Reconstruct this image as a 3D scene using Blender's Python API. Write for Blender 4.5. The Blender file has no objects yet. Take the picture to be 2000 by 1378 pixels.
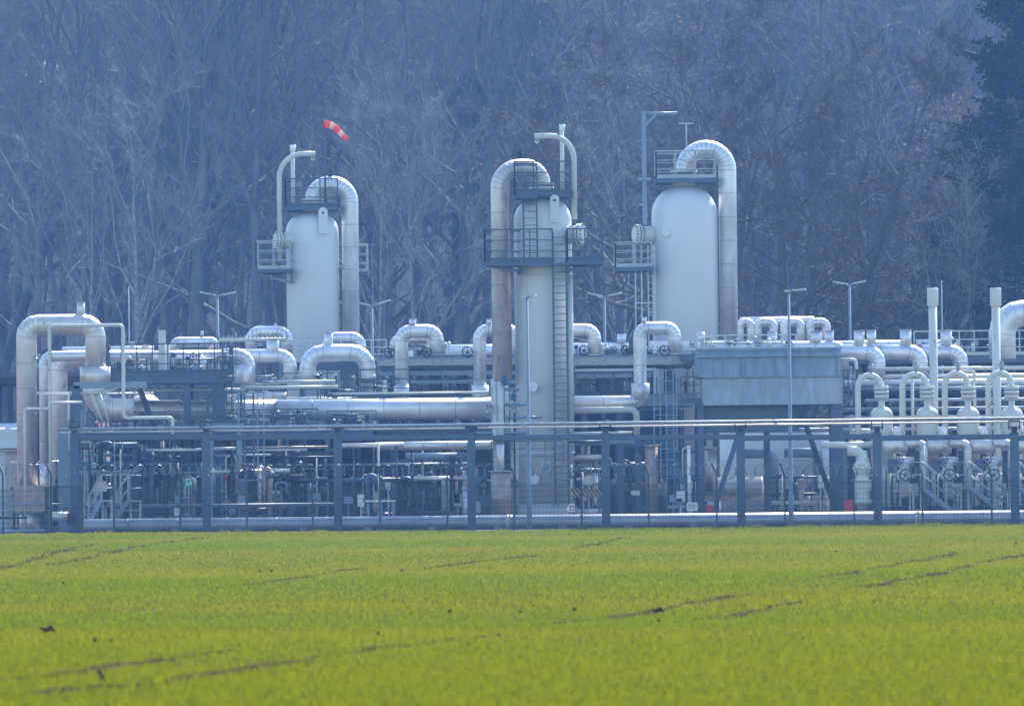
import bpy, math, random
import numpy as np
from mathutils import Vector, Matrix

# ------------------------------------------------------------------ camera, sky, sun, exposure
sc = bpy.context.scene
F = 11440.0                      # focal length in pixels of the 2000 px wide photograph
CAM = Vector((0, 0, 2.2))
ROLL = math.radians(0.6)
PITCH = math.atan(232 / F)
fwd = Vector((0, math.cos(PITCH), math.sin(PITCH)))
up0 = Vector((0, -math.sin(PITCH), math.cos(PITCH)))
rt0 = Vector((1, 0, 0))
CX = rt0 * math.cos(ROLL) - up0 * math.sin(ROLL)
CY = rt0 * math.sin(ROLL) + up0 * math.cos(ROLL)
cd = bpy.data.cameras.new('camera')
cam = bpy.data.objects.new('camera', cd)
sc.collection.objects.link(cam)
cam.matrix_world = Matrix(((CX.x, CY.x, -fwd.x, 0), (CX.y, CY.y, -fwd.y, 0), (CX.z, CY.z, -fwd.z, CAM.z), (0, 0, 0, 1)))
cd.sensor_width = 36
cd.lens = F / 2000 * 36
cd.clip_start = 1
cd.clip_end = 3000
cd.dof.use_dof = True
cd.dof.focus_distance = 225
cd.dof.aperture_fstop = 3.0
sc.camera = cam

SUN_EL, SUN_AZ = math.radians(46), math.radians(22)      # azimuth from +Y towards +X: the light comes from behind the plant
wd = bpy.data.worlds.new('World')
sc.world = wd
wd.use_nodes = True
nt = wd.node_tree
nt.nodes.clear()
sky = nt.nodes.new('ShaderNodeTexSky')
sky.sky_type = 'NISHITA'
sky.sun_disc = False
sky.sun_elevation = SUN_EL
sky.sun_rotation = SUN_AZ
sky.ozone_density = 3.0
sky.air_density = 1.2
sky.dust_density = 0.6
bg = nt.nodes.new('ShaderNodeBackground')
bg.inputs['Strength'].default_value = 0.14
wo = nt.nodes.new('ShaderNodeOutputWorld')
nt.links.new(sky.outputs[0], bg.inputs[0])
nt.links.new(bg.outputs[0], wo.inputs[0])
sl = bpy.data.lights.new('sun', 'SUN')
sl.energy = 4.2
sl.angle = math.radians(0.5)
sl.color = (1.0, 0.93, 0.82)
so = bpy.data.objects.new('sun', sl)
sc.collection.objects.link(so)
sdir = Vector((math.sin(SUN_AZ) * math.cos(SUN_EL), math.cos(SUN_AZ) * math.cos(SUN_EL), math.sin(SUN_EL)))
so.rotation_euler = sdir.to_track_quat('Z', 'Y').to_euler()
so.location = (60, 200, 90)
sc.view_settings.view_transform = 'Standard'
sc.view_settings.look = 'None'
sc.view_settings.gamma = 1
sc.view_settings.exposure = 1.28
sc.cycles.max_bounces = 5
sc.cycles.diffuse_bounces = 2
sc.cycles.glossy_bounces = 3
sc.cycles.transmission_bounces = 2
sc.cycles.volume_bounces = 1
sc.cycles.sample_clamp_indirect = 4
sc.cycles.caustics_reflective = False

HAZE_DENSITY = 0.00031
HAZE_COLOR = (0.19, 0.42, 1.0)

# ------------------------------------------------------------------ helpers
R = random.Random(11)
PI = math.pi


def P(px, py, Y):
    d = CX * ((px - 1000) / F) + CY * ((689 - py) / F) + fwd
    return CAM + d * (Y / d.y)


def S(Y):
    return F / Y                 # pixels per metre at distance Y


def GX(px, Y):                   # X of the ground point seen in column px
    return P(px, 921 + 2.2 * S(Y), Y).x


def plumb(pts, Y):
    """pixel corners -> world corners with plumb verticals and level horizontals; (px, py[, dY])"""
    out = []
    for i, p in enumerate(pts):
        dY = p[2] if len(p) > 2 else 0
        w = P(p[0], p[1], Y + dY)
        if i:
            q = pts[i - 1]
            if abs(p[0] - q[0]) < 9 and abs(p[1] - q[1]) > 12:
                w.x = out[-1].x
            if abs(p[1] - q[1]) < 14 and abs(p[0] - q[0]) > 14:
                w.z = out[-1].z
        out.append(w)
    return out


def fillet(pts, br, seg):
    seg = 4 if seg == 5 else seg
    if len(pts) < 3 or br <= 0:
        return [p.copy() for p in pts]
    out = [pts[0].copy()]
    for i in range(1, len(pts) - 1):
        a, b, c = pts[i - 1], pts[i], pts[i + 1]
        u, v = (a - b), (c - b)
        lu, lv = u.length, v.length
        if lu < 1e-6 or lv < 1e-6:
            continue
        u /= lu
        v /= lv
        ang = PI - math.acos(max(-1, min(1, u.dot(v))))
        if ang < 0.05:
            out.append(b.copy())
            continue
        t = min(br * math.tan(ang / 2), lu * (0.499 if i > 1 else 0.98), lv * (0.499 if i < len(pts) - 2 else 0.98))
        r = t / math.tan(ang / 2)
        w = (u + v).normalized()
        cen = b + w * (r / math.cos(ang / 2))
        s0, s1 = b + u * t - cen, b + v * t - cen
        for k in range(seg + 1):
            q = k / seg
            den = math.sin(ang)
            if den < 1e-5:
                dd = s0.lerp(s1, q)
            else:
                dd = s0 * (math.sin((1 - q) * ang) / den) + s1 * (math.sin(q * ang) / den)
            out.append(cen + dd)
    out.append(pts[-1].copy())
    return out


class MB:
    def __init__(s):
        s.v, s.f, s.sm, s.mi = [], [], [], []

    def face(s, ids, smooth=False, mi=0):
        s.f.append(ids)
        s.sm.append(smooth)
        s.mi.append(mi)

    def box(s, c, size, rz=0.0, mi=0):
        b = len(s.v)
        cs, sn = math.cos(rz), math.sin(rz)
        for dz in (-.5, .5):
            for dx, dy in ((-.5, -.5), (.5, -.5), (.5, .5), (-.5, .5)):
                x, y = dx * size[0], dy * size[1]
                s.v.append((c[0] + x * cs - y * sn, c[1] + x * sn + y * cs, c[2] + dz * size[2]))
        for f in ((3, 2, 1, 0), (4, 5, 6, 7), (0, 1, 5, 4), (1, 2, 6, 5), (2, 3, 7, 6), (3, 0, 4, 7)):
            s.face([b + i for i in f], False, mi)
        return s

    def bar(s, a, b, w, h=None, mi=0):
        h = h or w
        a, b = Vector(a), Vector(b)
        d = (b - a)
        if d.length < 1e-6:
            return s
        d.normalize()
        ref = Vector((0, 1, 0)) if abs(d.y) < 0.9 else Vector((0, 0, 1))
        u = d.cross(ref).normalized()
        v = u.cross(d).normalized()
        k = len(s.v)
        for p in (a, b):
            for su, sv in ((-.5, -.5), (.5, -.5), (.5, .5), (-.5, .5)):
                s.v.append(tuple(p + u * (su * w) + v * (sv * h)))
        for f in ((3, 2, 1, 0), (4, 5, 6, 7), (0, 1, 5, 4), (1, 2, 6, 5), (2, 3, 7, 6), (3, 0, 4, 7)):
            s.face([k + i for i in f], False, mi)
        return s

    def hsec(s, a, b, w, h, t=0.03, mi=0):
        """H section: two flanges and a web; w = flange width (across view), h = depth"""
        a, b = Vector(a), Vector(b)
        d = (b - a).normalized()
        ref = Vector((0, 1, 0))
        u = d.cross(ref).normalized()
        v = u.cross(d).normalized()
        s.bar(a + v * (h / 2 - t / 2), b + v * (h / 2 - t / 2), w, t, mi)
        s.bar(a - v * (h / 2 - t / 2), b - v * (h / 2 - t / 2), w, t, mi)
        s.bar(a, b, t, h - 2 * t, mi)
        return s

    def ring(s, c, d, r, n, u=None):
        d = d.normalized()
        if u is None:
            ref = Vector((0, 0, 1)) if abs(d.z) < 0.9 else Vector((1, 0, 0))
            u = d.cross(ref).normalized()
        else:
            u = (u - d * u.dot(d)).normalized()
        v = d.cross(u)
        b = len(s.v)
        for i in range(n):
            a = 2 * PI * i / n
            s.v.append(tuple(c + (u * math.cos(a) + v * math.sin(a)) * r))
        return b, u

    def tube(s, pts, r, n=12, caps=True, split=False, mi=0, smooth=True):
        pts = [Vector(p) for p in pts]
        m = len(pts)
        rad = r if isinstance(r, (list, tuple)) else [r] * m
        dirs = []
        for i in range(m):
            if i == 0:
                d = pts[1] - pts[0]
            elif i == m - 1:
                d = pts[-1] - pts[-2]
            else:
                d = (pts[i] - pts[i - 1]).normalized() + (pts[i + 1] - pts[i]).normalized()
                if d.length < 1e-5:
                    d = pts[i + 1] - pts[i]
            dirs.append(d.normalized())
        u = None
        prev = None
        for i in range(m):
            rr = rad[i]
            if 0 < i < m - 1:
                e = (pts[i] - pts[i - 1]).normalized()
                rr = rad[i] / max(0.8, abs(e.dot(dirs[i])))
            b, u = s.ring(pts[i], dirs[i], rr, n, u)
            if prev is not None:
                for k in range(n):
                    s.face([prev + k, prev + (k + 1) % n, b + (k + 1) % n, b + k], smooth, mi)
            elif caps:
                s.face([b + n - 1 - k for k in range(n)], False, mi)
            prev = b
            if split and 0 < i < m - 1:
                b2 = len(s.v)
                s.v.extend(s.v[b:b + n])
                prev = b2
            if i == m - 1 and caps:
                s.face([b + k for k in range(n)], False, mi)
        return s

    def seams(s, pts, r, step=0.95, n=16, mi=1):
        """thin lap seams round a clad pipe"""
        for i in range(len(pts) - 1):
            a, b = pts[i], pts[i + 1]
            L = (b - a).length
            if L < 1e-4:
                continue
            d = (b - a) / L
            k = max(1, round(L / step)) if L > step * 0.8 else 1
            for j in range(k):
                if i == 0 and j == 0:
                    continue
                c = a + d * (L * j / k)
                s.tube([c - d * 0.011, c + d * 0.011], r * 1.012 + 0.004, n, True, mi=mi)
        return s

    def lathe(s, c, prof, n=32, axis='Z', mi=0, smooth=True):
        c = Vector(c)
        rows = []
        for r, z in prof:
            b = len(s.v)
            for i in range(n):
                a = 2 * PI * i / n
                x, y = r * math.cos(a), r * math.sin(a)
                if axis == 'Z':
                    p = (c.x + x, c.y + y, c.z + z)
                elif axis == 'Y':
                    p = (c.x + x, c.y + z, c.z - y)
                else:
                    p = (c.x + z, c.y + x, c.z + y)
                s.v.append(p)
            rows.append(b)
        for i in range(len(rows) - 1):
            for k in range(n):
                s.face([rows[i] + k, rows[i] + (k + 1) % n, rows[i + 1] + (k + 1) % n, rows[i + 1] + k], smooth, mi)
        s.face([rows[0] + n - 1 - k for k in range(n)], False, mi)
        s.face([rows[-1] + k for k in range(n)], False, mi)
        return s

    def torus(s, c, Rr, r, axis='Y', n=18, m=6, mi=0):
        c = Vector(c)
        ax = {'X': (Vector((0, 1, 0)), Vector((0, 0, 1))), 'Y': (Vector((1, 0, 0)), Vector((0, 0, 1))), 'Z': (Vector((1, 0, 0)), Vector((0, 1, 0)))}[axis]
        w = ax[0].cross(ax[1])
        b = len(s.v)
        for i in range(n):
            a = 2 * PI * i / n
            e = ax[0] * math.cos(a) + ax[1] * math.sin(a)
            for j in range(m):
                q = 2 * PI * j / m
                s.v.append(tuple(c + e * (Rr + r * math.cos(q)) + w * (r * math.sin(q))))
        for i in range(n):
            for j in range(m):
                s.face([b + i * m + j, b + ((i + 1) % n) * m + j, b + ((i + 1) % n) * m + (j + 1) % m, b + i * m + (j + 1) % m], True, mi)
        return s

    def wheel(s, c, Rr, axis='Y', mi=0):
        s.torus(c, Rr, Rr * 0.09 + 0.006, axis, mi=mi)
        c = Vector(c)
        for k in range(5):
            a = 2 * PI * k / 5 + 0.3
            if axis == 'Y':
                e = Vector((math.cos(a), 0, math.sin(a)))
            elif axis == 'X':
                e = Vector((0, math.cos(a), math.sin(a)))
            else:
                e = Vector((math.cos(a), math.sin(a), 0))
            s.bar(c, c + e * Rr, 0.02 + Rr * 0.05, mi=mi)
        w = {'X': Vector((1, 0, 0)), 'Y': Vector((0, 1, 0)), 'Z': Vector((0, 0, 1))}[axis]
        s.tube([c - w * 0.06, c + w * 0.25], 0.02 + Rr * 0.1, 8, mi=mi)
        return s

    def build(s, name, mat, parent=None):
        me = bpy.data.meshes.new(name)
        mats = mat if isinstance(mat, (list, tuple)) else [mat]
        for m in mats:
            me.materials.append(m)
        a = np.array(s.v, dtype=np.float64)
        if parent is not None:
            o0 = np.array(parent['_o'] if '_o' in parent else parent.location)
        else:
            mn, mx = a.min(0), a.max(0)
            o0 = np.array([(mn[0] + mx[0]) / 2, (mn[1] + mx[1]) / 2, mn[2]])
        a = a - o0
        me.from_pydata([tuple(x) for x in a], [], s.f)
        me.polygons.foreach_set('use_smooth', s.sm)
        if len(mats) > 1:
            me.polygons.foreach_set('material_index', s.mi)
        me.update()
        o = bpy.data.objects.new(name, me)
        sc.collection.objects.link(o)
        if parent is not None:
            o.parent = parent
            if '_o' in parent:
                pass
            o['_o'] = [float(x) for x in o0]
        else:
            o.location = o0
            o['_o'] = [float(x) for x in o0]
        return o


def tag(o, label=None, cat=None, group=None, kind=None):
    if label:
        o['label'] = label
    if cat:
        o['category'] = cat
    if group:
        o['group'] = group
    if kind:
        o['kind'] = kind
    return o


def thing(name, label, cat, loc, group=None):
    o = bpy.data.objects.new(name, None)
    o.empty_display_size = 0.3
    sc.collection.objects.link(o)
    o.location = loc
    o['_o'] = [float(x) for x in loc]
    return tag(o, label, cat, group)


def copy_tree(o, parent=None):
    c = o.copy()
    sc.collection.objects.link(c)
    c.parent = parent
    for ch in list(o.children):
        copy_tree(ch, c)
    return c


# ------------------------------------------------------------------ materials
def mat(name, col, metallic=0.0, rough=0.5, var=0.15, scale=1.5, streak=1.0, col2=None, bump=0.0, spec=0.5, rust=0.0, rustcol=(0.22, 0.10, 0.05)):
    m = bpy.data.materials.new(name)
    m.use_nodes = True
    n = m.node_tree
    b = n.nodes['Principled BSDF']
    b.inputs['Metallic'].default_value = metallic
    b.inputs['Roughness'].default_value = rough
    b.inputs['Specular IOR Level'].default_value = spec
    geo = n.nodes.new('ShaderNodeNewGeometry')
    mp = n.nodes.new('ShaderNodeMapping')
    mp.inputs['Scale'].default_value = (scale, scale, scale * streak)
    n.links.new(geo.outputs['Position'], mp.inputs[0])
    nz = n.nodes.new('ShaderNodeTexNoise')
    nz.inputs['Scale'].default_value = 1.0
    nz.inputs['Detail'].default_value = 6
    nz.inputs['Roughness'].default_value = 0.6
    n.links.new(mp.outputs[0], nz.inputs['Vector'])
    rp = n.nodes.new('ShaderNodeValToRGB')
    rp.color_ramp.elements[0].position = 0.3
    rp.color_ramp.elements[1].position = 0.7
    c2 = col2 or tuple(c * (1 - var) for c in col)
    c1 = tuple(min(1, c * (1 + var)) for c in col) if not col2 else col
    rp.color_ramp.elements[0].color = (*c2, 1)
    rp.color_ramp.elements[1].color = (*c1, 1)
    n.links.new(nz.outputs['Fac'], rp.inputs[0])
    out = rp.outputs[0]
    if rust > 0:
        n2 = n.nodes.new('ShaderNodeTexNoise')
        n2.inputs['Scale'].default_value = 2.3
        n2.inputs['Detail'].default_value = 8
        n.links.new(mp.outputs[0], n2.inputs['Vector'])
        r2 = n.nodes.new('ShaderNodeValToRGB')
        r2.color_ramp.elements[0].position = 0.62 - rust * 0.3
        r2.color_ramp.elements[1].position = 0.72 - rust * 0.2
        n.links.new(n2.outputs['Fac'], r2.inputs[0])
        mx = n.nodes.new('ShaderNodeMixRGB')
        mx.inputs[2].default_value = (*rustcol, 1)
        n.links.new(r2.outputs[0], mx.inputs[0])
        n.links.new(out, mx.inputs[1])
        out = mx.outputs[0]
    n.links.new(out, b.inputs['Base Color'])
    rr = n.nodes.new('ShaderNodeMapRange')
    rr.inputs['To Min'].default_value = max(0.05, rough - 0.12)
    rr.inputs['To Max'].default_value = min(1, rough + 0.12)
    n.links.new(nz.outputs['Fac'], rr.inputs[0])
    n.links.new(rr.outputs[0], b.inputs['Roughness'])
    if bump > 0:
        bp = n.nodes.new('ShaderNodeBump')
        bp.inputs['Strength'].default_value = bump
        bp.inputs['Distance'].default_value = 0.05
        n.links.new(nz.outputs['Fac'], bp.inputs['Height'])
        n.links.new(bp.outputs[0], b.inputs['Normal'])
    return m


M = {}
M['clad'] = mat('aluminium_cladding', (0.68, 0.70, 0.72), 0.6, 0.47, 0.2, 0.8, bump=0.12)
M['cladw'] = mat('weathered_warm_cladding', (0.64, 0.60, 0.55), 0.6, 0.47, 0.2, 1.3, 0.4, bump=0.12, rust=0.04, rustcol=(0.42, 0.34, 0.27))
M['copper'] = mat('browned_cladding', (0.40, 0.31, 0.25), 0.35, 0.5, 0.3, 2.2, 0.5)
M['paint'] = mat('pale_grey_vessel_paint', (0.62, 0.65, 0.65), 0.0, 0.42, 0.05, 0.9, 0.15, rust=0.0, rustcol=(0.40, 0.40, 0.36))
M['cream'] = mat('cream_grey_pipe_paint', (0.58, 0.59, 0.52), 0.0, 0.45, 0.08, 1.4, 0.5, rust=0.06, rustcol=(0.42, 0.38, 0.3))
M['white'] = mat('white_paint', (0.74, 0.75, 0.74), 0.0, 0.5, 0.06, 1.5)
M['steel'] = mat('blue_grey_steel_paint', (0.055, 0.10, 0.16), 0.0, 0.45, 0.16, 1.7, 0.4)
M['steeld'] = mat('dark_steel', (0.014, 0.024, 0.045), 0.1, 0.5, 0.25, 1.7)
M['steell'] = mat('light_blue_grey_steel', (0.19, 0.26, 0.33), 0.1, 0.5, 0.15, 1.7, 0.5)
M['galv'] = mat('galvanised_steel', (0.30, 0.34, 0.37), 0.5, 0.45, 0.22, 5.0)
M['galvp'] = mat('galvanised_sheet_with_drips', (0.36, 0.42, 0.50), 0.25, 0.5, 0.0, 3.2, 0.2, col2=(0.21, 0.25, 0.30), bump=0.05)
M['tank'] = mat('bright_tank_paint', (0.70, 0.73, 0.74), 0.0, 0.5, 0.04, 1.0)
M['panel'] = mat('blue_grey_trough_sheet', (0.20, 0.27, 0.36), 0.1, 0.5, 0.3, 2.2, 0.25)
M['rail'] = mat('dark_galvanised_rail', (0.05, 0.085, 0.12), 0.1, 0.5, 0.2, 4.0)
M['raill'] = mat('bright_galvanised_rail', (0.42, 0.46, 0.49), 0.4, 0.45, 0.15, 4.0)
M['seam'] = mat('lap_seam', (0.36, 0.36, 0.37), 0.4, 0.5, 0.1, 4.0)
M['red'] = mat('red_paint', (0.55, 0.03, 0.05), 0.0, 0.45, 0.1, 3.0)
M['yellow'] = mat('safety_yellow', (0.40, 0.26, 0.10), 0.0, 0.5, 0.1, 3.0)
M['black'] = mat('black_paint', (0.012, 0.012, 0.015), 0.0, 0.5, 0.2, 3.0)
M['green'] = mat('green_sign_paint', (0.0, 0.33, 0.20), 0.0, 0.5, 0.05, 3.0)
M['concrete'] = mat('concrete', (0.30, 0.30, 0.28), 0.0, 0.85, 0.2, 1.0, bump=0.2)
M['beige'] = mat('beige_cabinet', (0.44, 0.38, 0.34), 0.0, 0.5, 0.12, 2.0)
M['wall'] = mat('pale_render_wall', (0.60, 0.62, 0.62), 0.0, 0.7, 0.06, 0.8, 0.3)
M['roofm'] = mat('pale_sheet_roof', (0.56, 0.62, 0.62), 0.2, 0.5, 0.05, 0.8)
M['fence'] = mat('dark_green_fence_wire', (0.03, 0.05, 0.06), 0.1, 0.5, 0.15, 3.0)
M['wire'] = mat('zinc_wire', (0.16, 0.19, 0.22), 0.5, 0.4, 0.15, 3.0)
M['barkd'] = mat('dark_bark', (0.14, 0.135, 0.125), 0.0, 0.85, 0.4, 1.6, 0.3, bump=0.3, spec=0.2)
M['bark'] = mat('grey_brown_bark', (0.22, 0.21, 0.19), 0.0, 0.85, 0.4, 1.6, 0.3, bump=0.3, spec=0.2)
M['bark2'] = mat('birch_bark', (0.45, 0.44, 0.42), 0.0, 0.8, 0.0, 2.0, 2.5, col2=(0.12, 0.11, 0.10), spec=0.2)
M['twigm'] = mat('darker_bare_twigs', (0.22, 0.22, 0.21), 0.0, 0.8, 0.25, 0.3, spec=0.2)
M['twigd'] = mat('dark_oak_twigs', (0.12, 0.11, 0.10), 0.0, 0.8, 0.25, 0.3, spec=0.2)
M['twig'] = mat('bare_twigs', (0.25, 0.245, 0.24), 0.0, 0.8, 0.25, 0.3, spec=0.25)
M['twigr'] = mat('reddish_bare_twigs', (0.31, 0.26, 0.225), 0.0, 0.8, 0.25, 0.3, spec=0.25)


def leafmat(name, c1, c2, trans, scale, c3=None, big=0.03):
    m = bpy.data.materials.new(name)
    m.use_nodes = True
    n = m.node_tree
    n.nodes.remove(n.nodes['Principled BSDF'])
    out = n.nodes['Material Output']
    geo = n.nodes.new('ShaderNodeNewGeometry')
    nz = n.nodes.new('ShaderNodeTexNoise')
    nz.inputs['Scale'].default_value = scale
    nz.inputs['Detail'].default_value = 5
    n.links.new(geo.outputs['Position'], nz.inputs['Vector'])
    rp = n.nodes.new('ShaderNodeValToRGB')
    rp.color_ramp.elements[0].position = 0.35
    rp.color_ramp.elements[1].position = 0.65
    rp.color_ramp.elements[0].color = (*c1, 1)
    rp.color_ramp.elements[1].color = (*c2, 1)
    n.links.new(nz.outputs['Fac'], rp.inputs[0])
    col = rp.outputs[0]
    if c3:
        mp = n.nodes.new('ShaderNodeMapping')
        mp.inputs['Scale'].default_value = (big * 0.5, big * 1.6, 1)
        n.links.new(geo.outputs['Position'], mp.inputs[0])
        n2 = n.nodes.new('ShaderNodeTexNoise')
        n2.inputs['Scale'].default_value = 1.0
        n2.inputs['Detail'].default_value = 5
        n.links.new(mp.outputs[0], n2.inputs['Vector'])
        r2 = n.nodes.new('ShaderNodeValToRGB')
        r2.color_ramp.elements[0].position = 0.42
        r2.color_ramp.elements[1].position = 0.62
        n.links.new(n2.outputs['Fac'], r2.inputs[0])
        mx = n.nodes.new('ShaderNodeMixRGB')
        mx.inputs[2].default_value = (*c3, 1)
        mm = n.nodes.new('ShaderNodeMath')
        mm.operation = 'MULTIPLY'
        mm.inputs[1].default_value = 0.6
        n.links.new(r2.outputs[0], mm.inputs[0])
        n.links.new(mm.outputs[0], mx.inputs[0])
        n.links.new(col, mx.inputs[1])
        col = mx.outputs[0]
    d = n.nodes.new('ShaderNodeBsdfDiffuse')
    t = n.nodes.new('ShaderNodeBsdfTranslucent')
    g = n.nodes.new('ShaderNodeBsdfGlossy')
    g.inputs['Roughness'].default_value = 0.45
    g.inputs['Color'].default_value = (0.6, 0.6, 0.6, 1)
    n.links.new(col, d.inputs[0])
    n.links.new(col, t.inputs[0])
    ms = n.nodes.new('ShaderNodeMixShader')
    ms.inputs[0].default_value = trans
    n.links.new(d.outputs[0], ms.inputs[1])
    n.links.new(t.outputs[0], ms.inputs[2])
    m2 = n.nodes.new('ShaderNodeMixShader')
    m2.inputs[0].default_value = 0.012
    n.links.new(ms.outputs[0], m2.inputs[1])
    n.links.new(g.outputs[0], m2.inputs[2])
    n.links.new(m2.outputs[0], out.inputs[0])
    return m


M['blade'] = leafmat('young_cereal_blades', (0.10, 0.165, 0.0), (0.25, 0.275, 0.0), 0.5, 5.0, (0.30, 0.25, 0.0))
M['orange'] = leafmat('windsock_orange_red', (0.92, 0.12, 0.07), (0.96, 0.17, 0.10), 0.6, 2.0)
M['sock_white'] = leafmat('windsock_white', (0.85, 0.62, 0.54), (0.88, 0.66, 0.58), 0.6, 2.0)
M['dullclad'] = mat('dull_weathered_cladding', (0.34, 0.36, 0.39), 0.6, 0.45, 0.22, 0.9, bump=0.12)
M['needle'] = leafmat('dark_pine_needles', (0.016, 0.042, 0.02), (0.045, 0.085, 0.038), 0.2, 1.2)
M['dryleaf'] = leafmat('dry_brown_leaves', (0.20, 0.14, 0.10), (0.32, 0.23, 0.17), 0.35, 2.0)
M['ivy'] = leafmat('evergreen_undergrowth', (0.03, 0.06, 0.02), (0.08, 0.10, 0.04), 0.3, 1.2)
M['soil'] = mat('field_soil', (0.05, 0.034, 0.02), 0.0, 1.0, 0.4, 3.0, bump=0.6, spec=0.0)
M['field'] = mat('field_ground', (0.085, 0.10, 0.004), 0.0, 1.0, 0.0, 2.0, col2=(0.055, 0.05, 0.01), bump=0.5, spec=0.0)
M['gravel'] = mat('gravel', (0.13, 0.125, 0.115), 0.0, 0.9, 0.3, 6.0, bump=0.4, spec=0.2)
M['litter'] = mat('leaf_litter', (0.06, 0.065, 0.06), 0.0, 1.0, 0.35, 0.6, bump=0.4, spec=0.0)

# ------------------------------------------------------------------ ground, field, hill
CONTENT_GROUND = True


def sheet(name, x0, x1, y0, y1, nx, ny, zf, m, label=None):
    xs = np.linspace(x0, x1, nx)
    ys = np.linspace(y0, y1, ny)
    mb = MB()
    for y in ys:
        for x in xs:
            mb.v.append((x, y, zf(x, y)))
    for j in range(ny - 1):
        for i in range(nx - 1):
            a = j * nx + i
            mb.face([a, a + 1, a + nx + 1, a + nx], True)
    o = mb.build(name, m)
    tag(o, kind='structure')
    return o


def hillz(x, y):
    t = max(0.0, y - 420)
    return -0.02 + 0.16 * t * (1 - math.exp(-t / 60)) + 1.2 * math.sin(x * 0.03 + 1) * min(1, t / 60) + (math.sin(x * .11) + math.sin(y * .13)) * 0.2 * min(1, t / 20)


def fieldz(x, y):
    return 0.03 * math.sin(x * 0.21 + y * 0.05) + 0.03 * math.sin(y * 0.11 + 1.3)


sheet('ground', -420, 420, -30, 285, 30, 12, lambda x, y: -0.16, M['gravel'])
sheet('field', -418, 418, -28, 217.4, 220, 130, lambda x, y: fieldz(x, y) - (0.0 if y < 216 else 0.05), M['field'])
sheet('gravel_yard', -200, 200, 217.4, 285.5, 40, 12, lambda x, y: -0.004, M['gravel'])
sheet('hill', -420, 420, 285, 760, 85, 80, hillz, M['litter'])

# wheel tracks across the field: rows of (px, py) corners in the photograph's ground
TR = [[(-60, 1120), (60, 1092), (130, 1075), (200, 1062)], [(90, 1100), (150, 1092), (260, 1072), (340, 1057), (420, 1047)],
      [(480, 1143), (560, 1132), (700, 1108)], [(830, 1110), (940, 1095), (1060, 1085)], [(1120, 1074), (1180, 1062), (1220, 1046)],
      [(-80, 1345), (90, 1332), (190, 1313), (330, 1292), (480, 1268)],
      [(60, 1366), (300, 1345), (500, 1310), (620, 1288), (720, 1268), (860, 1250), (1000, 1232)],
      [(1080, 1212), (1200, 1200), (1330, 1178), (1470, 1158)],
      [(1380, 1203), (1470, 1190), (1560, 1172)], [(1700, 1148), (1830, 1128), (1930, 1096), (2060, 1066)],
      [(1590, 1134), (1650, 1128), (1730, 1110), (1810, 1092), (1880, 1074)]]


def ground_pt(px, py):
    d = CX * ((px - 1000) / F) + CY * ((689 - py) / F) + fwd
    t = -CAM.z / d.z
    return CAM + d * t


TRW = []
rt = random.Random(3)
for tr in TR:
    pts = [ground_pt(*p) for p in tr]
    den = []
    for a, b in zip(pts, pts[1:]):
        L = (b - a).length
        k = max(2, int(L / 0.5))
        for i in range(k):
            q = a.lerp(b, i / k)
            den.append((q.x, q.y))
    TRW.append(np.array(den))
# bare soil strips of the tracks, with a rough edge
for ti, den in enumerate(TRW):
    mb = MB()
    prev = None
    for i in range(0, len(den), 1):
        x, y = den[i]
        if y > 216:
            break
        j = min(i + 1, len(den) - 1)
        k = max(0, i - 1)
        tx, ty = den[j][0] - den[k][0], den[j][1] - den[k][1]
        L = math.hypot(tx, ty) or 1
        nx_, ny_ = -ty / L, tx / L
        phase = math.sin(y * 0.55 + x * 0.8) + 0.5 * math.sin(y * 0.23)
        w = 0.15 * max(0.12, 0.45 + 0.5 * max(-1, min(1, phase)) + 0.25 * math.sin(i * 1.7))
        jit = 0.09 * math.sin(i * 0.9 + ti) + rt.uniform(-0.06, 0.06)
        x, y = x + nx_ * jit, y + ny_ * jit * (0.6 + 0.6 * abs(math.sin(i * 0.37 + ti)))
        w1, w2 = w * (0.8 + 0.4 * rt.random()), w * (0.8 + 0.4 * rt.random())
        b = len(mb.v)
        mb.v.append((x - nx_ * w1, y - ny_ * w1, fieldz(x, y) + 0.004))
        mb.v.append((x, y, fieldz(x, y) + 0.012 + 0.03 * rt.random()))
        mb.v.append((x + nx_ * w2, y + ny_ * w2, fieldz(x, y) + 0.012))
        if prev is not None:
            mb.face([prev, b, b + 1, prev + 1], False)
            mb.face([prev + 1, b + 1, b + 2, prev + 2], False)
        prev = b
    if len(mb.f):
        tag(mb.build('wheel_track', M['soil']), kind='structure')


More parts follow.
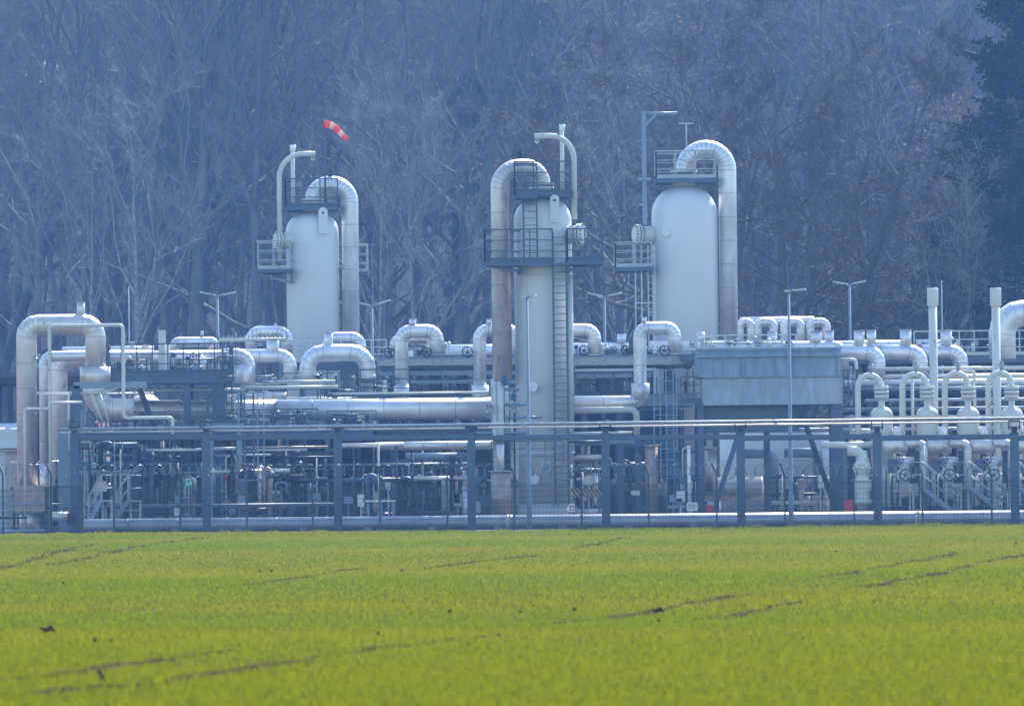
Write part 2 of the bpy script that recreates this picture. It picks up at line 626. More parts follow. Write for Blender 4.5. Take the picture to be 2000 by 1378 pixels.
def blades():
    rng = np.random.default_rng(5)
    X, Yv = [], []
    y0 = 42.0
    while y0 < 217.4:
        y1 = min(y0 + 3, 217.4)
        hw = y0 * 0.0874 + 5
        dens = 210 if y0 < 65 else (190 if y0 < 90 else (140 if y0 < 130 else 95))
        n = int(2 * hw * (y1 - y0) * dens)
        X.append(rng.uniform(-hw, hw, n))
        Yv.append(rng.uniform(y0, y1, n))
        y0 = y1
    x = np.concatenate(X)
    y = np.concatenate(Yv)
    # thin patches
    keep = np.ones(len(x), bool)
    pn = np.sin(x * 0.9 + np.sin(y * 0.31) * 2) * np.sin(y * 0.37 + np.sin(x * 0.5) * 1.5)
    keep &= ~((pn > 0.8) & (rng.random(len(x)) < 0.5))
    for den in TRW:
        # distance to the track's sampled points, coarse cells
        lo, hi = den.min(0) - 1, den.max(0) + 1
        idx = np.where((x > lo[0]) & (x < hi[0]) & (y > lo[1]) & (y < hi[1]))[0]
        for s0 in range(0, len(idx), 20000):
            ii = idx[s0:s0 + 20000]
            best = np.full(len(ii), 9.0)
            for q in range(0, len(den), 60):
                dd = den[q:q + 60]
                dist = np.hypot(x[ii, None] - dd[None, :, 0], y[ii, None] - dd[None, :, 1]).min(1)
                best = np.minimum(best, dist)
            phase = np.sin(y[ii] * 0.55 + x[ii] * 0.8) + 0.5 * np.sin(y[ii] * 0.23)
            lim = 0.15 + 0.0014 * y[ii] + 0.05 * phase
            keep[ii] &= ~((best < lim) & (rng.random(len(ii)) < 0.35 + 0.50 * np.clip(phase + 0.2, 0, 1)))
    x, y = x[keep], y[keep]
    ne = 45000
    xe = rng.uniform(-26, 26, ne)
    ye = 216.6 + rng.gamma(1.6, 1.1, ne)
    clump = 0.5 + 0.5 * np.sin(xe * 1.9 + np.sin(xe * 0.7) * 3) * np.sin(xe * 0.53 + ye * 0.8)
    ke = (ye < 222.5) & (rng.random(ne) < 0.25 + 0.75 * clump)
    xe, ye, ce = xe[ke], ye[ke], clump[ke]
    nf = len(x)
    x, y = np.concatenate([x, xe]), np.concatenate([y, ye])
    n = len(x)
    z = 0.03 * np.sin(x * 0.21 + y * 0.05) + 0.03 * np.sin(y * 0.11 + 1.3) - 0.01
    h = rng.uniform(0.04, 0.09, n) * (1 + 0.15 * np.sin(x * 0.7) * np.sin(y * 0.3))
    h[nf:] = rng.uniform(0.05, 0.12, n - nf) * (0.6 + 0.9 * ce ** 3)
    w = rng.uniform(0.004, 0.008, n) * (1 + y / 130)
    a = rng.uniform(0, 2 * np.pi, n)
    lean = rng.uniform(0.0, 0.08, n)
    la = rng.uniform(0, 2 * np.pi, n)
    v = np.zeros((n, 3, 3))
    v[:, 0] = np.stack([x - np.cos(a) * w, y - np.sin(a) * w, z], 1)
    v[:, 1] = np.stack([x + np.cos(a) * w, y + np.sin(a) * w, z], 1)
    v[:, 2] = np.stack([x + np.cos(la) * lean, y + np.sin(la) * lean, z + h], 1)
    me = bpy.data.meshes.new('grass')
    me.vertices.add(n * 3)
    me.vertices.foreach_set('co', v.reshape(-1))
    me.loops.add(n * 3)
    me.loops.foreach_set('vertex_index', np.arange(n * 3, dtype=np.int32))
    me.polygons.add(n)
    me.polygons.foreach_set('loop_start', np.arange(0, n * 3, 3, dtype=np.int32))
    me.update()
    me.validate()
    me.materials.append(M['blade'])
    o = bpy.data.objects.new('grass', me)
    sc.collection.objects.link(o)
    tag(o, 'young green cereal blades covering the field in front of the fence', 'grass', kind='stuff')


blades()

# clods and dead stalks lying in the field
mb = MB()
for i in range(34):
    py = R.uniform(1050, 1370)
    g = ground_pt(R.uniform(-20, 2020), py)
    s_ = R.uniform(0.012, 0.035)
    mb.lathe((g.x, g.y, 0.04), [(s_ * 0.6, -0.02), (s_, s_ * 0.3), (s_ * 0.7, s_ * 0.9), (0.005, s_ * 1.1)], 5, smooth=False)
tag(mb.build('soil_clods', M['soil']), 'dark clods of soil scattered among the young blades', 'soil', kind='stuff')
g = ground_pt(204, 1345)
mb = MB()
mb.tube([g + Vector((0.02, 0, -0.02)), g + Vector((-0.01, 0.01, 0.10)), g + Vector((-0.06, 0, 0.2))], [0.022, 0.018, 0.024], 7)
tag(mb.build('stick', M['soil']), 'short dark stub of stick standing upright in the foreground field', 'stick')
for (px, py, lab, k) in ((92, 1238, 'dark lump of root lying in the lower left of the field', 1.0), (1284, 1200, 'dark bent lump lying just above the bare soil streak at centre right', 0.9)):
    g = ground_pt(px, py)
    mb = MB()
    mb.tube([g + Vector((-0.1 * k, 0, 0.09)), g + Vector((-0.02 * k, 0, 0.06)), g + Vector((0.05 * k, 0.0, 0.09)), g + Vector((0.11 * k, 0, 0.04))], [0.012, 0.03, 0.035, 0.012], 7)
    tag(mb.build('root_lump', M['soil']), lab, 'root')

# ------------------------------------------------------------------ plant builders


def YF(px):                       # the fence line comes slightly nearer to the right
    return 223.2 - 0.0026 * px


def pipe_mb(pts3, r, br=1.9, seg=5, n=20, seams=True, step=0.95, mb=None):
    mb = mb or MB()
    q = fillet(pts3, br * r, seg)
    mb.tube(q, r, n, True, split=seams)
    if seams:
        mb.seams(q, r, step, n)
    return mb


def MM(mk):
    return [M[mk], M['seam']]


def pipe(name, label, pts, Y, rpx, mk, cat='pipe', br=1.9, seg=5, seams=True, group=None, parent=None, n=20, step=0.95):
    r = rpx / S(Y)
    mb = pipe_mb(plumb(pts, Y), r, br, seg, n, seams, step)
    o = mb.build(name, MM(mk), parent)
    if parent is None:
        tag(o, label, cat, group)
    return o


def vcyl(mb, px, y0, y1, Y, rpx, n=20, mi=0, dY=0):
    a = P(px, (y0 + y1) / 2, Y + dY)
    z0, z1 = P(px, y0, Y + dY).z, P(px, y1, Y + dY).z
    mb.tube([(a.x, Y + dY, z1), (a.x, Y + dY, z0)], rpx / S(Y), n, mi=mi)
    return a.x, z0, z1


def prun(name, label, pts, Y, rpx, mk, cat='pipe', br=1.9, seg=5, group=None, collars=(), stubs=(), flanges=(), wheels=(), seams=True, extra=None, step=0.95, smk=None):
    """a clad pipe with its collars, stubs, flanges and handwheels as parts. y grows downward in pixels"""
    w = plumb(pts, Y)
    base = min(w, key=lambda p: p.z)
    t = thing(name, label, cat, (base.x, Y, base.z), group)
    pipe_mb(w, rpx / S(Y), br, seg, 22, seams, step).build('pipe_run', MM(mk), t)
    for (x, y0, y1, r) in collars:
        mb = MB()
        vcyl(mb, x, y0, y1, Y, r, 22)
        mb.build('collar', M[mk], t)
    for (x, y0, y1, r) in stubs:
        mb = MB()
        vcyl(mb, x, y0, y1, Y, r, 18)
        X_, z0, z1 = vcyl(MB(), x, y0, y1, Y, r)
        mb.tube([(X_, Y, z0), (X_, Y, z0 + 0.02)], r * 1.12 / S(Y), 18)
        mb.build('stub', M[smk or mk], t)
    for f in flanges:
        x, y, r = f[:3]
        mb = MB()
        a = P(x, y, Y)
        rr = r / S(Y)
        for dz in (-0.05, 0.035):
            mb.tube([(a.x, Y, a.z + dz - 0.03), (a.x, Y, a.z + dz + 0.03)], rr, 20)
        for k in range(10):
            q = 2 * PI * k / 10
            mb.tube([(a.x + math.cos(q) * rr * .86, Y + math.sin(q) * rr * .86, a.z - 0.13), (a.x + math.cos(q) * rr * .86, Y + math.sin(q) * rr * .86, a.z + 0.12)], 0.02, 5, mi=1)
        mb.tube([(a.x, Y, a.z - 0.03), (a.x, Y, a.z + 0.015)], rr * 0.96, 20, mi=1)
        mb.build('flange', [M['cream'], M['steeld']], t)
    for (x, y, r) in wheels:
        mb = MB()
        a = P(x, y, Y - 1.0)
        mb.wheel((a.x, Y - 1.0, a.z), r / S(Y))
        mb.tube([(a.x, Y - 0.8, a.z), (a.x, Y - 0.1, a.z)], 0.05, 8)
        mb.build('handwheel', M['steeld'], t)
    if extra:
        extra(t)
    return t


def railing(pts, h=1.1, step=1.1, mk='rail', parent=None, toe=True, w=0.055, name='railing', closed=False):
    mb = MB()
    pts = [Vector(p) for p in pts]
    if closed:
        pts = pts + [pts[0]]
    up = Vector((0, 0, 1))
    for i, (a, b) in enumerate(zip(pts, pts[1:])):
        L = (b - a).length
        k = max(1, round(L / step))
        for j in range(k + (1 if i == len(pts) - 2 else 0)):
            p = a.lerp(b, j / k)
            mb.bar(p, p + up * h, w * 0.95)
        mb.bar(a + up * h, b + up * h, w)
        mb.bar(a + up * h * 0.66, b + up * h * 0.66, w * 0.7)
        mb.bar(a + up * h * 0.33, b + up * h * 0.33, w * 0.7)
        if toe:
            mb.bar(a + up * 0.08, b + up * 0.08, 0.14, 0.012)
    return mb.build(name, M[mk], parent)


def ladder(x, y, z0, z1, w=0.5, cage=False, mk='steel', parent=None, side=-1, stile=0.06):
    mb = MB()
    for s_ in (-1, 1):
        mb.bar((x + s_ * w / 2, y, z0), (x + s_ * w / 2, y, z1), stile)
    k = int((z1 - z0) / 0.28)
    for i in range(k):
        z = z0 + 0.15 + i * 0.28
        mb.bar((x - w / 2, y, z), (x + w / 2, y, z), 0.03)
    if cage:
        zz = z0 + 2.2 if z1 - z0 > 4 else z0
        while zz < z1 + 0.01:
            q = [(x + math.cos(a) * 0.36, y - 0.32 + math.sin(a) * -0.36, zz) for a in [PI * t / 8 for t in range(9)]]
            mb.tube([(x + w / 2, y, zz)] + q + [(x - w / 2, y, zz)], 0.02, 4, False)
            zz += 0.8
        for t in (0, 2, 4, 6, 8):
            a = PI * t / 8
            mb.bar((x + math.cos(a) * 0.36, y - 0.32 - math.sin(a) * 0.36, z0 + 2.2 if z1 - z0 > 4 else z0), (x + math.cos(a) * 0.36, y - 0.32 - math.sin(a) * 0.36, z1), 0.025)
    return mb.build('ladder', M[mk], parent)


def W2(px, py, Y):
    return P(px, py, Y)


# ------------------------------------------------------------------ the three tall separator vessels
def ell(rad, z0, z1, zt, k=9, rmin=0.25):
    pr = [(rad, z0), (rad, z1)]
    for i in range(1, k):
        a = PI / 2 * i / k
        pr.append((max(rmin, rad * math.cos(a)), z1 + (zt - z1) * math.sin(a)))
    pr.append((0.02, zt))
    return pr


def hook_vent(t, px, ybot, ytop, xend, Y, r, side, dY=0.0):
    w = plumb([(px, ybot, dY), (px, ytop, dY), (xend, ytop - 2 * side * 0, dY)], Y)
    mb = MB()
    mb.tube(fillet(w, 46 / S(Y), 9), r / S(Y), 14)
    e = w[-1]
    mb.torus((e.x + (0.12 if xend < px else -0.12), e.y, e.z - r / S(Y) - 0.1), 0.07, 0.02)
    mb.build('hooked_vent_pipe', M['cream'], t)


def top_vent(t, px, y0, y1, Y, r=4):
    mb = MB()
    vcyl(mb, px, y0 + 6, y1, Y, r, 12)
    mb.build('vent_pipe', M['cream'], t)
    mb = MB()
    vcyl(mb, px, y0, y0 + 12, Y, r * 1.45, 12)
    mb.build('vent_cap', M['white'], t)


def lug(t, px, y0, y1, Y, w=18):
    a, b = P(px, y0, Y), P(px, y1, Y)
    ww = w / S(Y)
    mb = MB()
    mb.box((a.x, Y, (a.z + b.z) / 2 - 0.06), (ww, 0.06, a.z - b.z - 0.12))
    mb.tube([(a.x, Y - 0.034, a.z - 0.13), (a.x, Y + 0.034, a.z - 0.13)], ww / 2 * 1.01, 18)
    mb.tube([(a.x, Y - 0.05, a.z - 0.17), (a.x, Y - 0.04, a.z - 0.17)], 0.055, 12, mi=1)
    mb.box((a.x, Y, b.z), (ww * 1.15, 0.07, 0.06))
    mb.build('lifting_lug', [M['paint'], M['steeld']], t)


def platform(t, x0, x1, ytop, Y, y0d, y1d, railtop, mk='steel', rmk='rail', thick=0.1, open_sides=()):
    """rectangular deck from pixel x0 to x1, deck top at pixel ytop, depth Y+y0d .. Y+y1d"""
    a, b = P(x0, ytop, Y), P(x1, ytop, Y)
    z = (a.z + b.z) / 2
    mb = MB()
    mb.box(((a.x + b.x) / 2, Y + (y0d + y1d) / 2, z - 0.03), (b.x - a.x, y1d - y0d, 0.05))
    for yy in (y0d, y1d):
        mb.box(((a.x + b.x) / 2, Y + yy, z - thick / 2 - 0.06), (b.x - a.x - 0.04, 0.08, thick))
    for xx in (a.x + 0.04, b.x - 0.04):
        mb.box((xx, Y + (y0d + y1d) / 2, z - thick / 2 - 0.06), (0.07, y1d - y0d - 0.09, thick - 0.01))
    d = mb.build('platform_deck', M[mk], t)
    h = (ytop - railtop) / S(Y)
    c = [(a.x + .03, Y + y0d, z), (b.x - .03, Y + y0d, z), (b.x - .03, Y + y1d, z), (a.x + .03, Y + y1d, z)]
    railing(c, h, 0.9, rmk, t, closed=True)
    return z


def manway(t, px, py, Y, r, side, wpx, mk='cream'):
    """round flanged manway at the side of a vessel, axis turned towards the viewer's side"""
    c = P(px, py, Y)
    rr = 0.86 * r / S(Y)
    mb = MB()
    d = Vector((side * 0.93, -0.37, 0)).normalized()
    c = Vector((c.x, Y, c.z))
    mb.tube([c - d * 0.9, c], rr * 0.82, 22)
    mb.tube([c, c + d * 0.09], rr, 24)
    mb.tube([c + d * 0.13, c + d * 0.22], rr, 24)
    mb.tube([c + d * 0.22, c + d * 0.26], rr * 0.6, 24)
    for k in range(16):
        q = 2 * PI * k / 16
        e = d.cross(Vector((0, 0, 1))).normalized() * math.cos(q) + Vector((0, 0, 1)) * math.sin(q)
        p = c + e * rr * 0.9
        mb.tube([p - d * 0.05, p + d * 0.28], 0.022, 5, mi=1)
    mb.tube([c + d * 0.085, c + d * 0.135], rr * 0.93, 24, mi=1)
    mb.build('manway', [M[mk], M['steeld']], t)


def seamless_arc_pipe(t, xl, xr, ytop, ylb, yrb, Y, r, mk, name='overhead_pipe', dYl=0, dYr=0):
    """inverted U: left leg xl down to ylb, right leg xr down to yrb, outer top at ytop"""
    w = plumb([(xl, ylb, dYl), (xl, ytop + r, dYl), (xr, ytop + r, dYr), (xr, yrb, dYr)], Y)
    half = (w[2].x - w[1].x) / 2
    w[3].x = w[2].x
    pr = r / S(Y)
    q = fillet(w, half, 8)
    mb = MB()
    mb.tube(q, pr, 24, True, split=True)
    mb.seams(q, pr, 0.98, 24)
    return mb.build(name, MM(mk), t)


def vessel(name, label, cx, rpx, ysh, ytop, Y):
    rad = rpx / S(Y)
    X_ = P(cx, (ysh + 650) / 2, Y).x
    t = thing(name, label, 'vessel', (X_, Y, 0))
    z1, zt = P(cx, ysh, Y).z, P(cx, ytop, Y).z
    mb = MB()
    mb.lathe((X_, Y, 0), ell(rad, 0.9, z1, zt), 56)
    mb.build('shell', M['paint'], t)
    mb = MB()
    mb.lathe((X_, Y, 0), [(rad * 0.99, 0), (rad * 0.985, 0.9)], 40)
    mb.build('skirt', M['paint'], t)
    return t, X_, rad


# left vessel
YA = 256
t, xa, ra = vessel('separator_vessel', 'left tall pale grey separator tower with a windsock above its top platform', 611, 51.5, 452, 411, YA)
platform(t, 558, 662, 405, YA, -1.0, 1.0, 351)
mb = MB()
vcyl(mb, 612, 398, 418, YA, 20, 24)
vcyl(mb, 612, 388, 393, YA, 24, 24)
vcyl(mb, 612, 395, 400, YA, 24, 24)
mb.build('top_nozzle', M['cream'], t)
seamless_arc_pipe(t, 612, 683, 344, 392, 700, YA, 16.5, 'clad')
mb = MB()
vcyl(mb, 646, 333, 346, YA, 5)
mb.wheel(P(646, 332, YA), 0.12, 'Z')
mb.build('top_valve', M['steeld'], t)
lug(t, 631, 408, 455, YA - ra - 0.02)
hook_vent(t, 547, 512, 301, 616, YA, 5, 1, -0.9)
top_vent(t, 572, 283, 398, YA)
platform(t, 503, 571, 528, YA, -1.9, 0.2, 474, 'steel', 'galv')
a, b, c = P(508, 536, YA - .9), P(570, 536, YA - .9), P(570, 552, YA - .9)
MB().bar((a.x, YA - 1.2, a.z), (c.x, YA - 0.9, c.z), 0.12).bar((b.x, YA - 1.2, b.z), (c.x, YA - 0.9, c.z), 0.12).build('bracket', M['steell'], t)
platform(t, 696, 718, 530, YA, 0.3, 2.0, 476, 'steel', 'galv')
manway(t, 548, 470, YA - 0.7, 22, -1, 12)
for yy in (590, 520):
    q = P(668, yy, YA)
    MB().box((q.x, YA, q.z), (0.45, 0.12, 0.14)).build('pipe_bracket', M['copper'], t)

# windsock on its thin mast
YW = 255.2
q0, q1 = P(634, 402, YW), P(634, 247, YW)
t = thing('windsock', 'red and white striped windsock drooping from a thin mast over the left tower', 'windsock', (q1.x, YW, q0.z))
mb = MB()
mb.tube([(q1.x, YW, q0.z), (q1.x, YW, q1.z + 0.1)], [0.045, 0.028], 8)
for k in range(9):
    z = q0.z + 0.4 + k * 0.36
    if k > 5:
        break
    mb.bar((q1.x - 0.06, YW, z), (q1.x + 0.06, YW, z), 0.03)
mb.build('mast', M['rail'], t)
sp = [P(x, y, YW) for x, y in ((633, 243), (645, 244), (654, 249), (663, 258), (671, 267), (678, 273))]
sp = [Vector((p.x, YW - 0.05 * i, p.z)) for i, p in enumerate(sp)]
rd = [7.2, 6.8, 6.4, 6.0, 5.4, 4.8]
mb = MB()
mb.torus(sp[0], 7.2 / S(YW), 0.015, 'X')
mb.bar(Vector((q1.x, YW, q1.z)), sp[0] + Vector((0, 0, -0.1)), 0.03)
mb.build('hoop', M['steeld'], t)
mb = MB()
for i in range(5):
    mb.tube([sp[i], sp[i + 1]], [rd[i] / S(YW), rd[i + 1] / S(YW)], 16, True, mi=i % 2)
mb.build('sock', [M['orange'], M['sock_white']], t)

# middle vessel
YB = 238
t, xb, rb = vessel('separator_vessel', 'middle and nearest pale tower with cantilevered round platforms and a long ladder', 1061, 56.5, 432, 380, YB)
yf = YB - rb
platform(t, 1004, 1116, 380, YB, -1.0, 1.1, 318)
mb = MB()
vcyl(mb, 1058, 368, 392, YB, 20, 24)
vcyl(mb, 1058, 357, 362, YB, 24, 24)
vcyl(mb, 1058, 365, 370, YB, 24, 24)
mb.build('top_nozzle', M['cream'], t)
seamless_arc_pipe(t, 979, 1058, 310, 744, 362, YB, 17, 'cladw', dYl=-0.6)
mb = MB()
vcyl(mb, 1016, 299, 311, YB, 6)
mb.wheel(P(1016, 299, YB), 0.13, 'Z')
mb.bar(P(1012, 300, YB), P(1021, 292, YB), 0.03)
mb.build('top_valve', M['steeld'], t)
lug(t, 1083, 383, 432, yf - 0.03)
hook_vent(t, 1122, 428, 265, 1043, YB, 5.5, 1, -0.4)
top_vent(t, 1098, 243, 380, YB, 4)
manway(t, 1128, 458, YB - 0.7, 25, 1, 14)
# caged upper ladder basket
q0, q1 = P(1035, 515, yf - .15), P(1035, 385, yf - .15)
ladder(q1.x, yf - 0.45, q0.z, q1.z, 26 / S(YB), False, 'steel', t, stile=0.07)
qa, qb = P(1004, 383, yf), P(1050, 383, yf)
platform(t, 1004, 1050, 383, yf, -1.3, -0.1, 323, 'steel', 'steel')
# mid platforms
platform(t, 946, 1080, 514, YB, -2.2, -0.7, 452, 'steel', 'rail', 0.12)
platform(t, 1106, 1177, 512, YB, -2.2, -0.2, 451, 'steel', 'rail', 0.12)
for x0, y0, x1, y1, dy in ((950, 518, 1012, 529, -1.9), (950, 518, 1012, 529, -0.9), (1172, 516, 1112, 528, -1.9), (1172, 516, 1112, 528, -0.5)):
    a, b = P(x0, y0, YB + dy), P(x1, y1, YB + dy)
    MB().bar(a, b, 0.13, 0.1).bar(Vector((b.x, b.y, b.z)), Vector((b.x, YB, b.z - 0.05)), 0.1).build('bracket', M['steel'], t)
mb = MB()
mb.box((P(1100, 519, YB).x, yf - 0.55, P(1100, 520, YB).z), (0.55, 0.9, 0.1))
mb.build('ladder_landing', M['steel'], t)
# long ladder with dark stiles
q0, q1 = P(1091, 850, yf - .5), P(1091, 452, yf - .5)
ladder(q1.x + 0.03, yf - 0.35, q0.z - 2.8, q1.z, 26 / S(YB), False, 'steel', t, stile=0.09)
# downcomer pipe right of the ladder
mb = pipe_mb(plumb([(1112, 536, -1.25), (1113, 835, -1.25)], YB), 6.5 / S(YB), seams=False)
mb.build('downcomer', MM('cream'), t)
mb = pipe_mb(plumb([(993, 352, -1.2), (994, 740, -1.2)], YB), 3.6 / S(YB), seams=False, n=10)
mb.build('small_riser', MM('copper'), t)
for x, y, r in ((1041, 755, 9), (1044, 936, 9)):
    mb = MB()
    q = P(x, y, yf)
    mb.tube([(q.x, yf + 0.3, q.z), (q.x, yf - 0.25, q.z)], r / S(YB) * 0.8, 18)
    mb.tube([(q.x, yf - 0.25, q.z), (q.x, yf - 0.33, q.z)], r / S(YB) * 1.05, 20)
    mb.build('nozzle', M['paint'], t)
q = P(1066, 912, yf)
mb = MB()
mb.box((q.x, yf + 0.02, q.z), (0.34, 0.12, 0.42))
mb.box((q.x, yf - 0.05, q.z), (0.24, 0.05, 0.32), mi=1)
mb.build('inspection_hatch', [M['paint'], M['steell']], t)
for yy in (884, 540):
    q = P(1061, yy, YB)
    MB().tube([(xb, YB, q.z - 0.03), (xb, YB, q.z + 0.03)], rb * 1.012, 48).build('stiffening_ring', M['paint'], t)

# right vessel
YC = 254
t, xc, rc = vessel('separator_vessel', 'widest pale domed tower on the right, with a davit mast on its left side', 1338, 64.5, 420, 360, YC)
platform(t, 1279, 1397, 350, YC, -1.1, 1.1, 297, 'steel', 'galv', 0.14)
mb = MB()
vcyl(mb, 1336, 342, 366, YC, 22, 24)
vcyl(mb, 1336, 333, 338, YC, 26, 24)
mb.build('top_nozzle', M['cream'], t)
seamless_arc_pipe(t, 1337, 1420, 274, 337, 700, YC, 17.5, 'clad')
q = P(1352, 322, YC - 1)
MB().box((q.x, YC - 0.6, q.z), (0.12, 0.1, 0.4)).build('gauge_box', M['copper'], t)
manway(t, 1250, 458, YC - 0.6, 23, -1, 12)
platform(t, 1199, 1273, 524, YC, -1.9, 0.3, 476, 'steel', 'galv', 0.12)
mb = MB()
q = P(1301, 454, YC - rc)
mb.tube([(q.x, YC - rc + 0.5, q.z), (q.x, YC - rc * 0.93, q.z)], 8.5 / S(YC), 20)
mb.build('nozzle', M['paint'], t)
# davit mast
mb = MB()
a = P(1258, 300, YC - 1)
za, zb = P(1258, 218, YC - 1).z, P(1258, 440, YC - 1).z
mb.box((a.x, YC - 1, (za + zb) / 2), (8.5 / S(YC), 0.2, za - zb))
z = P(1258, 222, YC - 1).z
mb.tube([(a.x, YC - 1, z), (P(1322, 222, YC).x, YC - 1, z)], 0.075, 10)
z2 = P(1258, 250, YC - 1).z
mb.bar((a.x, YC - 1, z2), (P(1281, 226, YC).x, YC - 1, z), 0.1)
mb.bar((P(1242, 278, YC).x, YC - 1.1, P(1242, 278, YC).z), (P(1275, 278, YC).x, YC - 1.1, P(1242, 278, YC).z), 0.045)
mb.box((a.x, YC - 1, P(1258, 352, YC).z), (0.55, 0.4, 0.14))
mb.build('davit_mast', M['steell'], t)
mb = MB()
q = P(1340, 241, YC)
mb.tube([(q.x, YC, P(1340, 290, YC).z), (q.x, YC, q.z)], 0.035, 8)
mb.bar((q.x - 0.33, YC, q.z), (q.x + 0.33, YC, q.z), 0.05)
mb.build('tee_antenna', M['raill'], t)
q0, q1 = P(1270, 640, YC - 1), P(1270, 520, YC - 1)
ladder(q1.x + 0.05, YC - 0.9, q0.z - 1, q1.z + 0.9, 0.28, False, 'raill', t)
mb = MB()
for x in (1240, 1252):
    q0, q1 = P(x, 700, YC - 1.2), P(x, 480, YC - 1.2)
    mb.bar((q1.x, YC - 1.6, q0.z), (q1.x, YC - 1.6, q1.z), 0.06)
z = P(1245, 592, YC - 1.2).z
mb.bar((P(1238, 592, YC).x, YC - 1.6, z), (P(1270, 592, YC).x, YC - 1.6, z), 0.05)
mb.build('ladder_guard', M['raill'], t)

# ------------------------------------------------------------------ gantry along the fence, its pipes, the ground pipe
GC = [146, 403, 660, 921, 1183, 1447, 1714, 1982, 2252]
t = thing('steel_gantry', 'long blue grey steel pipe gantry running the full width just behind the mesh fence', 'gantry', (GX(1000, YF(1000) + 1.6), YF(1000) + 1.6, 0))
heads = []
for i, px in enumerate(GC):
    Y = YF(px) + 1.6
    x = P(px, 930, Y).x
    z1 = P(px, 846, Y).z
    mb = MB()
    w = 16 / S(Y)
    mb.hsec((x, Y, -0.05), (x, Y, z1), w, 0.32, 0.03)
    mb.box((x, Y, z1 + 0.015), (w * 1.15, 0.4, 0.03))
    mb.build('column', M['steel'], t)
    zp = P(px, 828, Y).z
    mb = MB()
    mb.box((x, Y, (z1 + zp) / 2 - 0.05), (0.2, 0.2, zp - z1 - 0.1))
    mb.box((x, Y - 0.02, zp - 0.10), (0.5, 0.26, 0.04))
    mb.box((x, Y - 0.02, zp - 0.17), (0.34, 0.3, 0.04))
    for s_ in (-1, 1):
        mb.tube([(x + s_ * 0.2, Y, zp - 0.2), (x + s_ * 0.2, Y, zp + 0.13)], 0.025, 6)
    mb.tube([(x - 0.2, Y, zp + 0.13), (x + 0.2, Y, zp + 0.13)], 0.025, 6)
    mb.build('pipe_clamp', M['steeld'], t)
    heads.append((x, Y, z1, zp, w))
for h0, h1 in zip(heads, heads[1:]):
    mb = MB()
    zb = (h0[2] + h1[2]) / 2 - 0.13
    mb.hsec((h0[0] + h0[4] / 2 - 0.0, h0[1], zb - 0.02), (h1[0] - h1[4] / 2, h1[1], zb - 0.02), 0.2, 0.19, 0.025)
    mb.bar((h0[0] + h0[4] / 2, h0[1] - 0.12, zb), (h1[0] - h1[4] / 2, h1[1] - 0.12, zb), 0.16, 0.03)
    mb.build('beam', M['steel'], t)
zp = sum(h[3] for h in heads) / len(heads)
a0 = P(112, 828, YF(112) + 1.6)
mb = MB()
mb.tube([(a0.x, YF(112) + 1.5, zp + 0.04), (heads[-1][0], heads[-1][1] - 0.1, zp + 0.04)], 3.1 / 52, 12)
tag(mb.build('gantry_pipe', M['galv']), 'slim pale pipe carried in the clamps along the top of the gantry', 'pipe')
mb = MB()
mb.tube([(a0.x + 0.1, YF(112) + 1.75, zp - 0.085), (heads[-1][0], heads[-1][1] + 0.15, zp - 0.085)], 2.0 / 52, 10)
tag(mb.build('gantry_pipe', M['cladw']), 'thinner brownish line running right below the pale gantry pipe', 'pipe')

# big ground pipe behind the fence
YG = 225.5
w = [Vector((P(150, 1024, YG).x, YG - 0.3 + 1.5, 0.34)), Vector((P(2300, 1024, YG).x, YG - 4.2, 0.34))]
w[0].z = w[1].z = P(1000, 1020, YG - 1.5).z
t = thing('ground_pipe', 'long thick clad pipe lying low along the ground behind the fence', 'pipe', (0, YG - 1.5, 0))
mb = pipe_mb(w, 14.5 / S(YG), n=24, step=1.9)
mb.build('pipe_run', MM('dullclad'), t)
for px in (996, 1783):
    k = (P(px, 1015, YG).x - w[0].x) / (w[1].x - w[0].x)
    c = w[0].lerp(w[1], k)
    mb = MB()
    d = (w[1] - w[0]).normalized()
    mb.tube([c - d * 0.09, c - d * 0.03], 0.31, 26)
    mb.build('flange_ring', M['white'], t)
    mb = MB()
    mb.tube([c - d * 0.03, c + d * 0.11], 0.302, 26)
    mb.build('collar', M['copper'], t)
for k in range(17):
    c = w[0].lerp(w[1], (k + 0.5) / 17)
    MB().box((c.x, c.y, c.z / 2 - 0.14), (0.3, 0.5, 0.28)).build('saddle', M['concrete'], t)

# ------------------------------------------------------------------ mesh fence with bent posts and razor wire
t = thing('mesh_fence', 'dark welded mesh security fence with bent posts and coiled razor wire on top', 'fence', (0, YF(1000), 0))
FP = [-125, 6, 100, 222, 352, 482, 611, 742, 874, 1004, 1136, 1267, 1400, 1533, 1668, 1802, 1937, 2072]
fx = []
for px in FP:
    Y = YF(px)
    g0 = P(px, 990, Y)
    zt = P(px, 926, Y).z
    mb = MB()
    mb.box((g0.x, Y, (zt - 0.2) / 2), (0.065, 0.065, zt + 0.2))
    mb.bar((g0.x, Y, zt - 0.01), (g0.x - 0.19, Y - 0.08, zt + 0.42), 0.055)
    mb.build('fence_post', M['fence'], t)
    fx.append((g0.x, Y, zt))
ZM = P(1000, 944, YF(1000)).z
for (x0, ya, _), (x1, yb, _) in zip(fx, fx[1:]):
    if abs(x0 - fx[2][0]) < 1e-6:
        continue
    mb = MB()
    n = int((x1 - x0) / 0.05)
    for i in range(1, n):
        k = i / n
        mb.bar((x0 + (x1 - x0) * k, ya + (yb - ya) * k, 0.04), (x0 + (x1 - x0) * k, ya + (yb - ya) * k, ZM), 0.011)
    zz = 0.06
    while zz <= ZM:
        mb.bar((x0 + 0.03, ya - 0.006, zz), (x1 - 0.03, yb - 0.006, zz), 0.013)
        zz += 0.2
    mb.build('mesh_panel', M['fence'], t)
